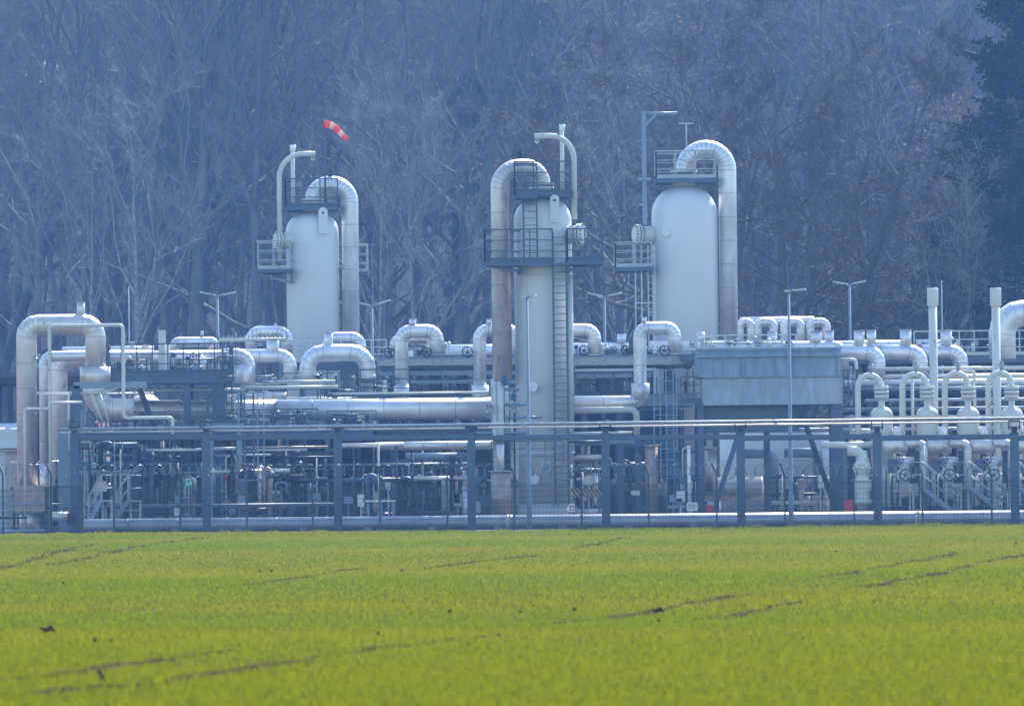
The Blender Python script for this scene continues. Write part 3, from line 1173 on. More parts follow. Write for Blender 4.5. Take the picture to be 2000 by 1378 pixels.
for i, ((x0, ya, za), (x1, yb, zb)) in enumerate(zip(fx, fx[1:])):
    mb = MB()
    pts = []
    L = x1 - x0
    turns = 7
    ph = R.uniform(0, 6)
    zc = 0.5 * (za + zb) + 0.16
    for k in range(turns * 14 + 1):
        q = k / (turns * 14)
        a = 2 * PI * q * turns + ph
        rr = 0.215 + 0.02 * math.sin(a * 0.37 + i)
        xx = x0 + L * q + 0.10 * math.sin(a)
        pts.append((xx - 0.12, ya + (yb - ya) * q - 0.06 + rr * math.sin(a) * 0.6, zc + rr * math.cos(a)))
    mb.tube(pts, 0.012, 4, False, smooth=False)
    for k in range(0, len(pts), 3):
        p = Vector(pts[k])
        mb.bar(p - Vector((0.025, 0, 0.012)), p + Vector((0.025, 0, 0.012)), 0.014, 0.004)
    for dz, dx in ((0.02, 0.0), (0.2, -0.09), (0.39, -0.18)):
        mb.bar((x0 + dx, ya - 0.03 - dz * 0.15, za + dz), (x1 + dx, yb - 0.03 - dz * 0.15, zb + dz), 0.007)
    mb.build('razor_wire_coil', M['wire'], t)
# gate at the left
Y = YF(120)
t = thing('fence_gate', 'narrow dark framed gate in the mesh fence below the left pipe loop', 'gate', (GX(125, Y), Y, 0))
mb = MB()
xa_, xb_ = P(92, 1000, Y).x, P(158, 1000, Y).x
zt = P(120, 949, Y).z
for x in (xa_, xb_):
    mb.box((x, Y, zt / 2), (0.16 if x == xa_ else 0.2, 0.16, zt))
mb.box(((xa_ + xb_) / 2, Y, zt - 0.03), (xb_ - xa_ - 0.18, 0.08, 0.06))
mb.build('gate_post', M['fence'], t)
mb = MB()
n = 22
for i in range(1, n):
    x = xa_ + (xb_ - xa_) * i / n
    mb.bar((x, Y, 0.1), (x, Y, zt - 0.06), 0.012)
mb.bar((xa_ + 0.08, Y, 0.12), (xb_ - 0.1, Y, 0.12), 0.06)
mb.bar((xa_ + 0.08, Y, 1.0), (xb_ - 0.1, Y, 1.0), 0.04)
mb.build('gate_leaf', M['fence'], t)
mb = MB()
mb.box((P(140, 1010, Y).x, Y - 0.08, P(140, 1014, Y).z), (0.34, 0.1, 0.44))
mb.build('lock_case', M['black'], t)

# ------------------------------------------------------------------ lamps and masts
def lamp(px, ytop, Y, arms, label, top_r=2.2, bot_r=3.2, group=None):
    x = P(px, (ytop + 700) / 2, Y).x
    zt = P(px, ytop, Y).z
    t = thing('street_lamp', label, 'lamp post', (x, Y, 0), group)
    mb = MB()
    mb.tube([(x, Y, 0), (x, Y, 1.2), (x, Y, 1.25), (x, Y, zt)], [bot_r * 1.25 / S(Y), bot_r * 1.25 / S(Y), bot_r / S(Y), top_r / S(Y)], 12)
    mb.build('pole', M['steell'], t)
    for dx, dy in arms:
        e = Vector((x + dx / S(Y), Y - 0.15, zt + dy / S(Y)))
        m_ = Vector((x, Y, zt)).lerp(e, 0.35)
        mb = MB()
        mb.tube([(x, Y, zt - 0.05), m_], 0.035, 8)
        ar = mb.build('arm', M['steell'], t)
        MB().bar(m_, e, 0.07, 0.2).build('lamp_head', M['raill'], ar)
    return t


lamp(425, 577, 262, ((-33, 7), (36, 6)), 'twin armed lamp post behind the left platform, left of the windsock tower')
lamp(727, 597, 262, ((-25, 6), (36, 11)), 'twin armed lamp post just right of the windsock tower')
lamp(1181, 579, 262, ((-32, 7), (34, 7)), 'twin armed lamp post between the middle and right towers')
lamp(1660, 555, 262, ((-32, 5), (31, 6)), 'twin armed lamp post right of the right tower against the trees')
lamp(1030, 579, 222.5, ((-7, 0), (17, 2)), 'near lamp post standing in front of the middle tower', 2.4, 4.2)
lamp(1541, 568, 222.5, ((-4, 0), (33, 3)), 'near lamp post with one arm in front of the sheet metal trough', 2.4, 4.2)
for px, y0, lab in ((252, 560, 'very thin mast standing against the wood behind the left platform'), (1840, 548, 'very thin mast against the wood right of the tall capped stack')):
    Y = 264
    x = P(px, 640, Y).x
    mb = MB()
    mb.tube([(x, Y, 0), (x, Y, P(px, y0, Y).z)], [0.05, 0.02], 8)
    tag(mb.build('thin_mast', M['raill']), lab, 'mast')

# ------------------------------------------------------------------ left area: pipe loops, portal frame, building
def U(label, pts, Y, r, mk, **k):
    return prun(k.pop('name', 'insulated_pipe'), label, pts, Y, r, mk, **k)


U('tallest insulated pipe loop at the far left with a stub chimney on top', [(54, 958), (54, 634), (186, 634), (186, 742)], 236, 20, 'cladw', br=1.25,
  collars=((186, 716, 752, 30),), stubs=((158, 591, 618, 8),))
pipe('reducer_pipe', 'bronzed clad elbow sweeping right below the collar of the tallest loop', [(186, 750), (190, 775), (208, 800), (262, 802)], 236, 24, 'cladw', br=1.2)
t = thing('flanged_valve', 'rusty brown flanged valve box under the tallest left pipe loop', 'valve', (GX(58, 236), 236, 0))
mb = MB()
a, b = P(28, 950, 236), P(88, 1000, 236)
mb.box(((a.x + b.x) / 2, 236, (a.z + b.z) / 2), (b.x - a.x, 1.0, a.z - b.z))
mb.box(((a.x + b.x) / 2, 236, a.z + 0.03), (b.x - a.x + 0.1, 1.1, 0.05))
mb.build('casing', M['copper'], t)
mb = MB()
mb.tube([((a.x + b.x) / 2, 236, 0), ((a.x + b.x) / 2, 236, b.z)], 0.42, 20)
mb.build('lower_spool', M['cladw'], t)
mb = MB()
mb.wheel(((a.x + b.x) / 2 + 0.75, 235.2, 0.6), 0.22)
mb.build('handwheel', M['steeld'], t)
for i, (yy, x0, x1, r, mk, lab) in enumerate(((1038, -40, 96, 4, 'steell', 'lowest grey pipe running from the left edge to the gate'), (1011, -40, 52, 2.6, 'steeld', 'thin dark pipe at the left edge below the rusty valve box'),
                                              (985, 2, 118, 2.0, 'steell', 'thin grey handrail pipe crossing in front of the rusty valve box'))):
    pipe('low_pipe', lab, [(x0, yy), (x1, yy)], 228 + i, r, mk, seams=False, n=10)
pipe('low_pipe', 'short horizontal clad stub pipe right of the gate with a bright top', [(100, 1008), (134, 1008)], 230, 9, 'cladw')
U('second slimmer clad pipe loop right beside the tallest one, turning down to ground', [(88, 912), (88, 696), (168, 696), (300, 696)], 239, 10.5, 'clad', br=1.5)
pipe('insulated_pipe', 'elbow at the foot of the second slim loop, running to the ground', [(88, 905), (88, 930), (96, 945), (96, 1000)], 239, 11, 'clad')
pipe('insulated_pipe', 'third clad pipe leg partly hidden by the thin cream pipe frame', [(116, 1000), (116, 702), (178, 702), (240, 700)], 243, 18, 'cladw', br=1.2)
pipe('insulated_pipe', 'broad pale pipe with bright top passing behind the tall loop', [(122, 690), (300, 690)], 247, 13, 'clad')

t = thing('cream_pipe_loop', 'thin cream vent pipe frame rising in front of the left pipe loops', 'pipe', (GX(101, 232), 232, 0))
mb = pipe_mb(plumb([(100, 1042), (101, 636), (240, 630), (240, 816), (337, 816), (337, 848)], 232), 3.6 / S(232), br=2.2, seams=False, n=10)
mb.build('pipe_run', MM('cream'), t)
t = thing('cream_pipe_loop', 'short thin grey-green pipe standing against the tallest loop', 'pipe', (GX(51, 231), 231, 0))
mb = pipe_mb(plumb([(50, 1042), (51, 798), (97, 798), (97, 786), (160, 786)], 231), 2.6 / S(231), br=2.2, seams=False, n=10)
mb.build('pipe_run', MM('cream'), t)
for i, (pts, r, Y, lab) in enumerate((([(72, 768), (200, 765), (258, 748), (280, 748), (285, 765)], 3, 233, 'pale bent pipe lying just over the portal frame beam'),
                                      ([(80, 770), (300, 770)], 2.4, 235, 'thin pale pipe running under the portal frame beam'),
                                      ([(80, 862), (80, 770), (134, 770), (134, 880)], 2.2, 231.5, 'slim cream riser pair beside the portal frame column'),
                                      ([(195, 770), (212, 822)], 2.5, 234.5, 'left thin slanted pipe above the red striped collar'),
                                      ([(178, 770), (200, 822)], 2.5, 234.8, 'further left thin slanted pipe by the bronzed elbow'))):
    pipe('thin_pipe', lab, pts, Y, r, 'cream', seams=False, n=9)
t = thing('portal_frame', 'blue steel portal frame with a slanted right leg at the left of the plant', 'frame', (GX(150, 233), 233, 0))
mb = MB()
a = P(150, 900, 233)
z = P(200, 752, 233).z
mb.hsec((a.x, 233, 0), (a.x, 233, z), 0.32, 0.3)
mb.build('column', M['steel'], t)
mb = MB()
e = P(286, 752, 233)
mb.hsec((a.x - 0.1, 233, z), (e.x, 233, z), 0.25, 0.3)
mb.build('beam', M['steell'], t)
f = P(311, 862, 233)
mb = MB()
mb.hsec((P(273, 760, 233).x, 233, z - 0.15), (f.x, 233, f.z), 0.22, 0.25)
mb.build('slanted_leg', M['steeld'], t)
mb = MB()
a = P(132, 1045, 233.6)
mb.box((P(127, 940, 233.6).x, 233.6, 2.1), (0.5, 0.12, 4.2))
mb.build('cable_riser', M['steell'], t)
mb = MB()
for x in range(6):
    q = P(190 + x * 4.2, 829, 234.4)
    mb.box((q.x, 234.4, q.z), (0.045, 0.2, 0.17), mi=x % 2)
tag(mb.build('striped_collar', [M['red'], M['white']]), 'small red and white striped collar above the gantry pipe at left', 'marker')

t = thing('plant_building', 'low pale building with a sheet roof and a dark door at the left edge', 'building', (GX(-10, 250), 250, 0))
a, b = P(-70, 872, 250), P(37, 872, 250)
zt = P(0, 872, 250).z
mb = MB()
mb.box(((a.x + b.x) / 2, 253, zt / 2), (b.x - a.x, 6, zt))
mb.build('wall', M['wall'], t)
mb = MB()
zr = P(0, 826, 250).z
for k in range(2):
    pass
mb.v += [(a.x, 249.8, zt), (b.x + .1, 249.8, zt), (b.x + .1, 249.8, zr - 0.25), (a.x, 249.8, zr - 0.25), (a.x, 256.2, zt), (b.x + .1, 256.2, zt), (b.x + .1, 256.2, zr), (a.x, 256.2, zr), (a.x, 250.4, zr), (b.x + .1, 250.4, zr)]
for f_ in ((0, 1, 2, 3), (3, 2, 9, 8), (8, 9, 6, 7), (5, 4, 7, 6), (1, 5, 6, 9, 2), (4, 0, 3, 8, 7), (1, 0, 4, 5)):
    mb.face(list(f_))
mb.box(((a.x + b.x) / 2, 249.7, zt - 0.02), (b.x - a.x + 0.3, 0.2, 0.1))
mb.build('roof', M['roofm'], t)
d0, d1 = P(10, 882, 249.9), P(34, 1000, 249.9)
mb = MB()
mb.box(((d0.x + d1.x) / 2, 249.96, d0.z / 2), (d1.x - d0.x, 0.1, d0.z))
mb.box(((d0.x + d1.x) / 2, 249.85, d0.z + 0.06), (d1.x - d0.x + 0.2, 0.3, 0.1))
mb.build('door', M['beige'], t)

t = thing('hopper_building', 'small pale cabin with a slanted brace behind the portal frame', 'cabin', (GX(185, 246), 246, 0))
a, b = P(150, 838, 246), P(209, 838, 246)
mb = MB()
mb.box(((a.x + b.x) / 2, 247.5, a.z / 2), (b.x - a.x, 3, a.z))
mb.build('wall', M['beige'], t)
mb = MB()
mb.bar(P(172, 862, 245.8), P(205, 826, 245.8), 0.14)
mb.box((b.x - 0.06, 245.95, a.z / 2), (0.16, 0.1, a.z + 0.02))
mb.build('brace', M['white'], t)


# ------------------------------------------------------------------ stairs with handrails
def stair(label, x0, x1, y0, y1, Y, nst, width, mk='steell', rise_right=True, landing=None):
    """steps climb along the view-plane from pixel x0 (ground) to x1 (top at pixel y1)"""
    a, b = P(x0, y0, Y), P(x1, y1, Y)
    a.z = max(a.z, 0.0)
    t = thing('steel_stairs', label, 'stairs', (a.x, Y, 0))
    for yy in (0, width):
        mb = MB()
        mb.bar((a.x, Y + yy, a.z), (b.x, Y + yy, b.z), 0.18, 0.03)
        mb.build('stringer', M[mk], t)
        r_ = MB()
        for hh in (0.5, 1.0):
            r_.tube([(a.x, Y + yy, a.z + hh), (b.x, Y + yy, b.z + hh)] + ([(b.x + landing, Y + yy, b.z + hh)] if landing else []), 0.024, 6)
        for k in range(4):
            p = Vector((a.x, Y + yy, a.z)).lerp(Vector((b.x, Y + yy, b.z)), k / 3)
            r_.bar(p, p + Vector((0, 0, 1.0)), 0.04)
        r_.build('handrail', M['galv'], t)
    mb = MB()
    for k in range(nst):
        p = Vector((a.x, Y + width / 2, a.z)).lerp(Vector((b.x, Y + width / 2, b.z)), (k + 0.5) / nst)
        mb.box(p, (0.26, width - 0.05, 0.035))
    if landing:
        mb.box((b.x + landing / 2, Y + width / 2, b.z), (landing, width, 0.05))
        for q in (0.15, 0.9):
            mb.box((b.x + landing * q, Y + width / 2, b.z / 2), (0.09, 0.09, b.z - 0.06))
    mb.build('treads', M['galv'], t)
    return t


stair('steep steel stairs rising to the right just right of the gate, nearer flight', 162, 196, 1040, 978, 227.5, 8, 0.8, landing=0.45)
stair('second steep steel stairs beside the first, below the left cable riser', 206, 250, 1040, 978, 228.5, 8, 0.8, landing=0.5)
for k, (x0, x1, lab) in enumerate(((1803, 1872, 'steel stairs descending to the right below the second cream vessel'), (1896, 1968, 'steel stairs descending to the right below the third cream vessel'), (1992, 2062, 'steel stairs cut off by the right edge of the view'))):
    stair(lab, x1, x0, 1008, 952, 229, 9, 0.9, landing=-0.4)


# ------------------------------------------------------------------ elevated racks
def rack(label, x0, x1, levels, Y, depth, cols, mk='steel', rail=None, kind='pipe rack', beamh=0.26, name='pipe_rack', railmk='rail', rails=(), ribs=0, deckmk=None):
    """levels: pixel rows of deck tops; cols: pixel columns (px, halfwidth)"""
    a, b = P(x0, levels[0], Y), P(x1, levels[0], Y)
    t = thing(name, label, kind, ((a.x + b.x) / 2, Y, 0))
    ztop = P((x0 + x1) / 2, levels[0], Y).z
    for lv in levels:
        z = P((x0 + x1) / 2, lv, Y).z
        mb = MB()
        mb.box(((a.x + b.x) / 2, Y + depth / 2, z - 0.03), (b.x - a.x, depth, 0.05))
        for yy in (0.05, depth - 0.05):
            mb.box(((a.x + b.x) / 2, Y + yy, z - 0.065 - beamh / 2), (b.x - a.x - 0.02, 0.1, beamh))
        k = max(2, int((b.x - a.x) / 1.6))
        for i in range(k + 1):
            x = a.x + 0.08 + (b.x - a.x - 0.16) * i / k
            mb.box((x, Y + depth / 2, z - 0.17), (0.1, depth - 0.22, 0.2))
        mb.build('deck', M[deckmk or mk], t)
    for (px, hw) in cols:
        for yy in (0.25, depth - 0.25):
            mb = MB()
            x = P(px, 850, Y).x
            mb.hsec((x, Y + yy, 0), (x, Y + yy, ztop - 0.07 - beamh), hw * 2 / S(Y), 0.24)
            mb.build('column', M[mk], t)
    for (rx0, rx1, lv, top, cl) in rails:
        za = P((x0 + x1) / 2, lv, Y).z
        xa_, xb_ = P(rx0, lv, Y).x, P(rx1, lv, Y).x
        pts = [(xa_, Y + 0.06, za), (xb_, Y + 0.06, za)]
        if cl:
            pts = [(xa_, Y + depth - 0.06, za)] + pts + [(xb_, Y + depth - 0.06, za)]
        railing(pts, (lv - top) / S(Y), 0.62, railmk, t)
    return t


rack('blue painted walkway on two heavy posts over the big left duct', 203, 448, [729], 236.5, 2.6, [(366, 6.5), (427, 12)], rails=((207, 449, 729, 671, True),), beamh=0.34)
q0, q1 = P(443, 812, 236), P(443, 672, 236)
t = thing('caged_ladder', 'caged ladder hooked on the right end of the blue walkway', 'ladder', (q1.x, 236, q0.z))
ladder(q1.x, 236.1, q0.z, q1.z, 0.34, True, 'rail', t)
# ladder + tall guard structure at x ~ 465-500 standing from ground
t = thing('caged_ladder', 'tall caged ladder standing free between the second and third gantry columns, left half', 'ladder', (GX(487, 232), 232, 0))
q1 = P(487, 766, 232)
ladder(P(487, 900, 232).x, 232, 0.1, q1.z, 0.36, False, 'steel', t, stile=0.08)
mb = MB()
for x in (466, 505, 517):
    q = P(x, 900, 232)
    mb.bar((q.x, 231.5 if x > 500 else 232.3, 0.0 if x < 500 else 1.5), (q.x, 231.5 if x > 500 else 232.3, q1.z), 0.09 if x < 500 else 0.05)
for yy in (767, 795, 818, 850, 880, 905, 937):
    z = P(487, yy, 232).z
    mb.bar((P(466, 900, 232).x, 231.7, z), (P(517, 900, 232).x, 231.5, z), 0.035)
mb.build('guard_frame', M['steell'], t)
rack('low railed steel walkway in front of the big duct, left of centre', 403, 472, [826], 232.5, 1.5, [(410, 4), (466, 4)], rails=((404, 470, 826, 767, True),), mk='steell')

# middle long rack with two banded decks
rack('long two storey steel rack behind the row of handwheel valves, centre', 735, 1362, [694, 772], 244, 7, [(768, 5), (845, 6), (905, 5), (1142, 6), (1180, 5), (1212, 7), (1246, 6), (1312, 6)],
     mk='steel', rails=((740, 935, 772, 726, False), (1125, 1230, 772, 730, False)), beamh=0.42, deckmk='steell')
# cable trays / banded beams on the face of that rack
for i, (yy, x0, x1, h, Y, mk, lab) in enumerate((
        (707, 738, 1030, 12, 243.6, 'galv', 'upper galvanised cable tray on the rack face left of the middle tower'),
        (728, 742, 1030, 9, 243.4, 'steell', 'second cable tray on the rack face left of the middle tower'),
        (745, 742, 1030, 7, 243.3, 'steell', 'lowest cable tray on the rack face left of the middle tower'),
        (705, 1124, 1358, 14, 243.6, 'galv', 'perforated galvanised cable tray right of the middle tower'),
        (722, 1124, 1280, 5, 243.4, 'raill', 'narrow cable tray below the perforated one, right of the middle tower'),
        (733, 1124, 1270, 9, 243.3, 'steell', 'lowest blue tray on the rack face right of the middle tower'))):
    mb = MB()
    a, b = P(x0, yy, Y), P(x1, yy, Y)
    z = (a.z + b.z) / 2
    hh = h / S(Y)
    mb.box(((a.x + b.x) / 2, Y, z), (b.x - a.x, 0.03, hh))
    mb.box(((a.x + b.x) / 2, Y + 0.2, z - hh / 2 + 0.012), (b.x - a.x, 0.38, 0.02))
    k = int((b.x - a.x) / 1.1)
    for j in range(k + 1):
        mb.box((a.x + (b.x - a.x) * j / k, Y - 0.03, z), (0.05, 0.025, hh + 0.04))
    tag(mb.build('cable_tray', M[mk]), lab, 'cable tray')

# right rack above the cream vessels
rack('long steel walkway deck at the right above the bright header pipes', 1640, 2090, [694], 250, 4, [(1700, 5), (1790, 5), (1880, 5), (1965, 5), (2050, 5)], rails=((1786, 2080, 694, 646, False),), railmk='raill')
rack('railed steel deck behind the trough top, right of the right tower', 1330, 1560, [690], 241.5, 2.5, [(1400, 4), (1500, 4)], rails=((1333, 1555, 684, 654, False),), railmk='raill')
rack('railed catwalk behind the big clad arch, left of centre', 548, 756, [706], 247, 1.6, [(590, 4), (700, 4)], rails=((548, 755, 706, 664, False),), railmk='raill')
rack('railed service deck with thin pipes below the big clad arch', 610, 740, [776], 239.5, 2.2, [(640, 3), (700, 3)], rails=((640, 800, 776, 722, False),))
rack('dark steel deck running at the far left behind the pipe loops', -60, 205, [735], 252, 5, [(-20, 5), (20, 5), (70, 5), (130, 5), (190, 5)], mk='steeld', rails=((-50, 200, 735, 690, False),))

# ------------------------------------------------------------------ big duct
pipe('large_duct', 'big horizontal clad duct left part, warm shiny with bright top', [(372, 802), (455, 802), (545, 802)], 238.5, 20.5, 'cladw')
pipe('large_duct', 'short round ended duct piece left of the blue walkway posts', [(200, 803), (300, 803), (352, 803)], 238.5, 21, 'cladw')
mb = MB()
a = P(356, 803, 238.5)
rr = 21 / S(238.5)
mb.lathe((P(350, 803, 238.5).x, 238.5, a.z), [(rr, 0), (rr * .95, 0.12), (rr * .8, 0.22), (rr * .5, 0.3), (0.02, 0.33)], 24, 'X')
tag(mb.build('duct_end', M['cladw']), 'domed end of the duct just left of the first walkway post', 'duct end')
pipe('large_duct', 'long bluish horizontal duct from the seam left of centre to the valve stack', [(540, 801), (960, 801)], 238.2, 21, 'clad', step=1.55)
mb = MB()
a = P(250, 786, 240)
for k in range(2):
    mb.lathe((P(282, 786, 240).x, 240.2, a.z - 0.3), [(0.75, 0), (0.73, 0.15), (0.6, 0.4), (0.35, 0.6), (0.02, 0.66)], 22)
    break
tag(mb.build('domed_cover', M['cladw']), 'low domed cover rising behind the short duct piece', 'cover')
for i, (x0, x1, yy, r, mk, lab) in enumerate((
        (440, 560, 779, 13, 'cladw', 'warm clad pipe with bright top lying behind the walkway posts'),
        (560, 700, 786, 11, 'clad', 'clad pipe partly hidden behind the long bluish duct'),
        (285, 480, 762, 3, 'cream', 'cream thin pipe crossing under the blue walkway'),
        (470, 660, 757, 3.4, 'cream', 'pale pipe running at the foot of the big clad arch'),
        (513, 655, 746, 3.4, 'raill', 'upper pale rail pipe between the two clad elbows'),
        (650, 955, 769, 2.4, 'cream', 'long slim pale pipe right above the bluish duct'),
        (250, 372, 762, 3, 'cream', 'cream thin pipe left of the first walkway post'),
        (360, 425, 744, 3.4, 'cream', 'short cream pipe framed by the two walkway posts'))):
    pipe('thin_pipe' if r < 5 else 'insulated_pipe', lab, [(x0, yy), (x1, yy)], 237.5 if r < 5 else 241, r, mk, seams=r > 5, n=12)

# ------------------------------------------------------------------ insulated loops along the top, left to centre
U('flat topped low clad pipe hump behind the blue walkway', [(336, 688), (345, 668), (362, 660), (400, 660), (417, 668), (424, 690)], 252, 10, 'clad', br=0.6, stubs=((395, 646, 655, 3),))
U('pale clad horizontal header behind the blue walkway, from the tall loop to the elbow', [(200, 697), (455, 697)], 244, 11.5, 'clad')
U('clad elbow bending down at the right end of the blue walkway', [(432, 694), (484, 694), (484, 752)], 240, 14, 'clad', br=1.5, collars=((477, 712, 748, 19),))
U('clad elbow with square stub bending down left of the big arch', [(470, 695), (566, 695), (566, 742)], 242, 13.5, 'clad', br=1.6, stubs=((533, 662, 694, 12.5),))
U('sunlit clad elbow partly behind the walkway rails, left', [(355, 700), (372, 690), (392, 700), (394, 730)], 241.5, 12, 'clad', br=1.2)
U('sunlit clad pipe loop standing behind the elbows, left of the windsock tower', [(491, 690), (491, 648), (560, 648), (560, 690)], 250, 12, 'clad', br=1.5, flanges=((507, 672, 7),), stubs=((538, 632, 640, 3),))
U('low clad arch peeking above the catwalk at the foot of the windsock tower', [(640, 690), (644, 659), (704, 659), (706, 690)], 249, 11, 'clad', br=1.6)
U('biggest clad arch left of centre with a square stub on top', [(601, 752), (601, 689), (717, 689), (717, 782)], 240.5, 16.5, 'clad', br=1.9, stubs=((642, 650, 678, 8),))
pipe('insulated_pipe', 'lit horizontal clad pipe with seams behind the walkway rail, left part', [(210, 684), (300, 684)], 246, 8, 'clad')
for i, (x, y0, y1, r, mk, lab) in enumerate(((316, 646, 728, 6.5, 'cream', 'pale square duct post rising through the walkway rail'), (322, 672, 728, 9, 'white', 'white cabinet with warm edge on the blue walkway'), (284, 672, 728, 7, 'cream', 'cream standing box on the blue walkway left of the white cabinet'), (258, 668, 690, 5, 'raill', 'narrow metal stub above the walkway rail at left'))):
    mb = MB()
    Y = 238.5 + i * 0.6
    a, b = P(x, y0, Y), P(x, y1, Y)
    mb.box((a.x, Y, (a.z + b.z) / 2), (2 * r / S(Y), 0.3, a.z - b.z))
    mb.box((a.x, Y, a.z + 0.015), (2.3 * r / S(Y), 0.34, 0.03))
    if i == 1:
        mb.wheel((a.x + 0.38, Y - 0.5, P(x, 707, Y).z), 0.1)
    tag(mb.build('standing_cabinet', M[mk]), lab, 'cabinet')

# row of four valve loops with handwheels
U('first slim clad pipe loop of the valve row, just left of centre', [(785, 778), (785, 647), (853, 647), (853, 690)], 241, 13.5, 'clad', br=1.35, collars=((785, 752, 783, 16.5),), flanges=((854, 671, 12), (854, 690, 12)), wheels=((760, 688, 10), (833, 687, 10)), stubs=((806, 624, 633, 7),))
U('slim clad pipe loop partly behind the middle tower, left side', [(938, 778), (938, 645), (1006, 645), (1006, 690)], 241, 13, 'clad', br=1.35, collars=((938, 752, 783, 17),), wheels=((913, 687, 10),), stubs=((956, 623, 633, 6),))
U('slim clad pipe loop emerging right behind the middle tower', [(1092, 700), (1092, 645), (1161, 645), (1161, 690)], 241, 13, 'clad', br=1.35, flanges=((1161, 664, 12), (1161, 690, 12)), wheels=((1141, 684, 10),))
U('slim clad pipe loop in front of the right tower ending in a left turning elbow', [(1122, 786), (1251, 786), (1251, 641), (1317, 641), (1317, 688)], 240, 13, 'clad', br=1.25, collars=((1251, 748, 780, 18),), flanges=((1317, 664, 12), (1317, 688, 12)), wheels=((1223, 684, 10), (1298, 684, 10)), stubs=((1258, 620, 628, 5),))
pipe('insulated_pipe', 'short inner clad elbow inside the first slim loop', [(770, 680), (778, 662), (840, 664), (846, 690)], 243, 9, 'cladw', br=1.2)
pipe('cream_pipe', 'cream pipe with a downward elbow below the right loop, right of the middle tower', [(1120, 801), (1243, 801), (1243, 858)], 239, 6.5, 'cream', br=2.0, seams=False)
pipe('white_header', 'long sunlit white header pipe along the rack top left of the middle tower', [(862, 683), (1030, 683)], 249, 10, 'white')
pipe('white_header', 'sunlit white header pipe along the rack top between middle and right loops', [(1110, 680), (1228, 680)], 249, 10.5, 'white')
pipe('white_header', 'sunlit white header pipe in front of the right tower base', [(1268, 676), (1430, 676)], 249, 10.5, 'white')
for i, (x, y0, y1, r) in enumerate(((1214, 652, 670, 9), (1368, 648, 668, 9))):
    mb = MB()
    vcyl(mb, x, y0, y1, 249, r, 18)
    tag(mb.build('pipe_stub', M['clad']), ['short open metal stub on the white header between the middle loops', 'short open metal stub at the foot of the right tower'][i], 'pipe stub')

# ------------------------------------------------------------------ right area headers
for i, x0 in enumerate((1445, 1480, 1533, 1583)):
    U(['leftmost of the small clad loops right of the right tower, partly hidden', 'second small clad loop right of the right tower', 'third small clad loop right of the right tower', 'rightmost small clad loop right of the right tower'][i],
      [(x0, 690), (x0, 629), (x0 + 31 if i else x0 + 22, 629), (x0 + 31 if i else x0 + 22, 690)], 258, 8.6, 'clad', br=1.3, group='small clad loops right of the right tower')
pipe('insulated_pipe', 'horizontal clad pipe linking the small loops behind', [(1445, 627), (1590, 627)], 259.5, 8, 'clad')
for i, (x1, lab, mk) in enumerate(((1714, 'first of the big right elbows, bending down above the trough corner', 'clad'), (1797, 'second big right elbow bending down, with two stubs', 'clad'), (1876, 'third big right elbow bending down behind the tall capped stack', 'clad'))):
    U(lab, [(x1 - 75, 688), (x1, 688), (x1, 735)], 246 + i * 1.5, 15, mk, br=1.4, stubs=((x1 - 28, 643 + i, 676, 11),) if i else ((x1 - 36, 646, 676, 10.5), (x1 - 12, 645, 672, 9)))
U('bright clad header pipe behind the trough top', [(1350, 680), (1560, 680), (1592, 676), (1640, 684), (1650, 735)], 250, 12, 'clad', br=1.0, stubs=((1594, 647, 672, 11), (1620, 646, 670, 8.5), (1508, 648, 672, 9)))
U('clad header pipe running back from the second big right elbow', [(1560, 675), (1780, 675)], 254, 9, 'clad')
U('clad header pipe running back from the third big right elbow', [(1790, 672), (1850, 672)], 254, 9, 'clad')
U('giant clad elbow cut by the right edge above the walkway', [(1958, 700), (1958, 612), (2080, 612)], 245, 26, 'clad', br=1.55, step=0.6)
for i, (yy, x0, x1, r, mk, Y) in enumerate(((721, 1700, 2050, 4, 'cream', 243), (748, 1640, 2050, 6, 'clad', 246), (760, 1690, 2050, 4, 'steell', 245), (782, 1690, 2050, 3.2, 'raill', 243), (737, 1660, 2050, 5, 'cladw', 248), (771, 1660, 2050, 9, 'steeld', 250), (800, 1650, 2050, 4, 'steell', 246), (816, 1650, 2050, 3, 'cream', 244), (840, 1560, 2050, 4, 'raill', 246))):
    pipe('header_pipe', ['top cream line behind the row of cream inverted U pipes', 'thick bright header behind the cream U pipes', 'grey line just under the thick bright header at right', 'thin pale line above the domes of the cream vessels', 'warm toned header behind the cream U pipes', 'thick dark header behind the cream U pipes', 'grey line at the height of the cream domes', 'cream line crossing behind the cream vessels', 'pale line just above the gantry beam at right'][i],
         [(x0, yy), (x1, yy)], Y, r, mk, seams=False, n=12)
rack('dark steel rack standing behind the cream vessels at the right', 1650, 2080, [790, 855], 252, 5, [(1690, 5), (1760, 5), (1840, 5), (1920, 5), (2000, 5)], mk='steeld')

# tall capped stacks
for i, (px, lab) in enumerate(((1823, 'tall capped vent stack left of the pair at right'), (1946, 'tall capped vent stack nearest the right edge'))):
    Y = 239
    x = P(px, 700, Y).x
    z1 = P(px, 562, Y).z
    t = thing('vent_stack', lab, 'vent stack', (x, Y, 0))
    mb = MB()
    mb.tube([(x, Y, 0), (x, Y, z1 - 0.6)], 8.2 / S(Y), 18)
    mb.build('stack_pipe', M['cream'], t)
    mb = MB()
    r1 = 11 / S(Y)
    mb.lathe((x, Y, z1 - 0.8), [(8.3 / S(Y), 0), (r1, 0.1), (r1, 0.74), (r1 * .9, 0.8)], 18)
    mb.build('cap', M['cream'], t)

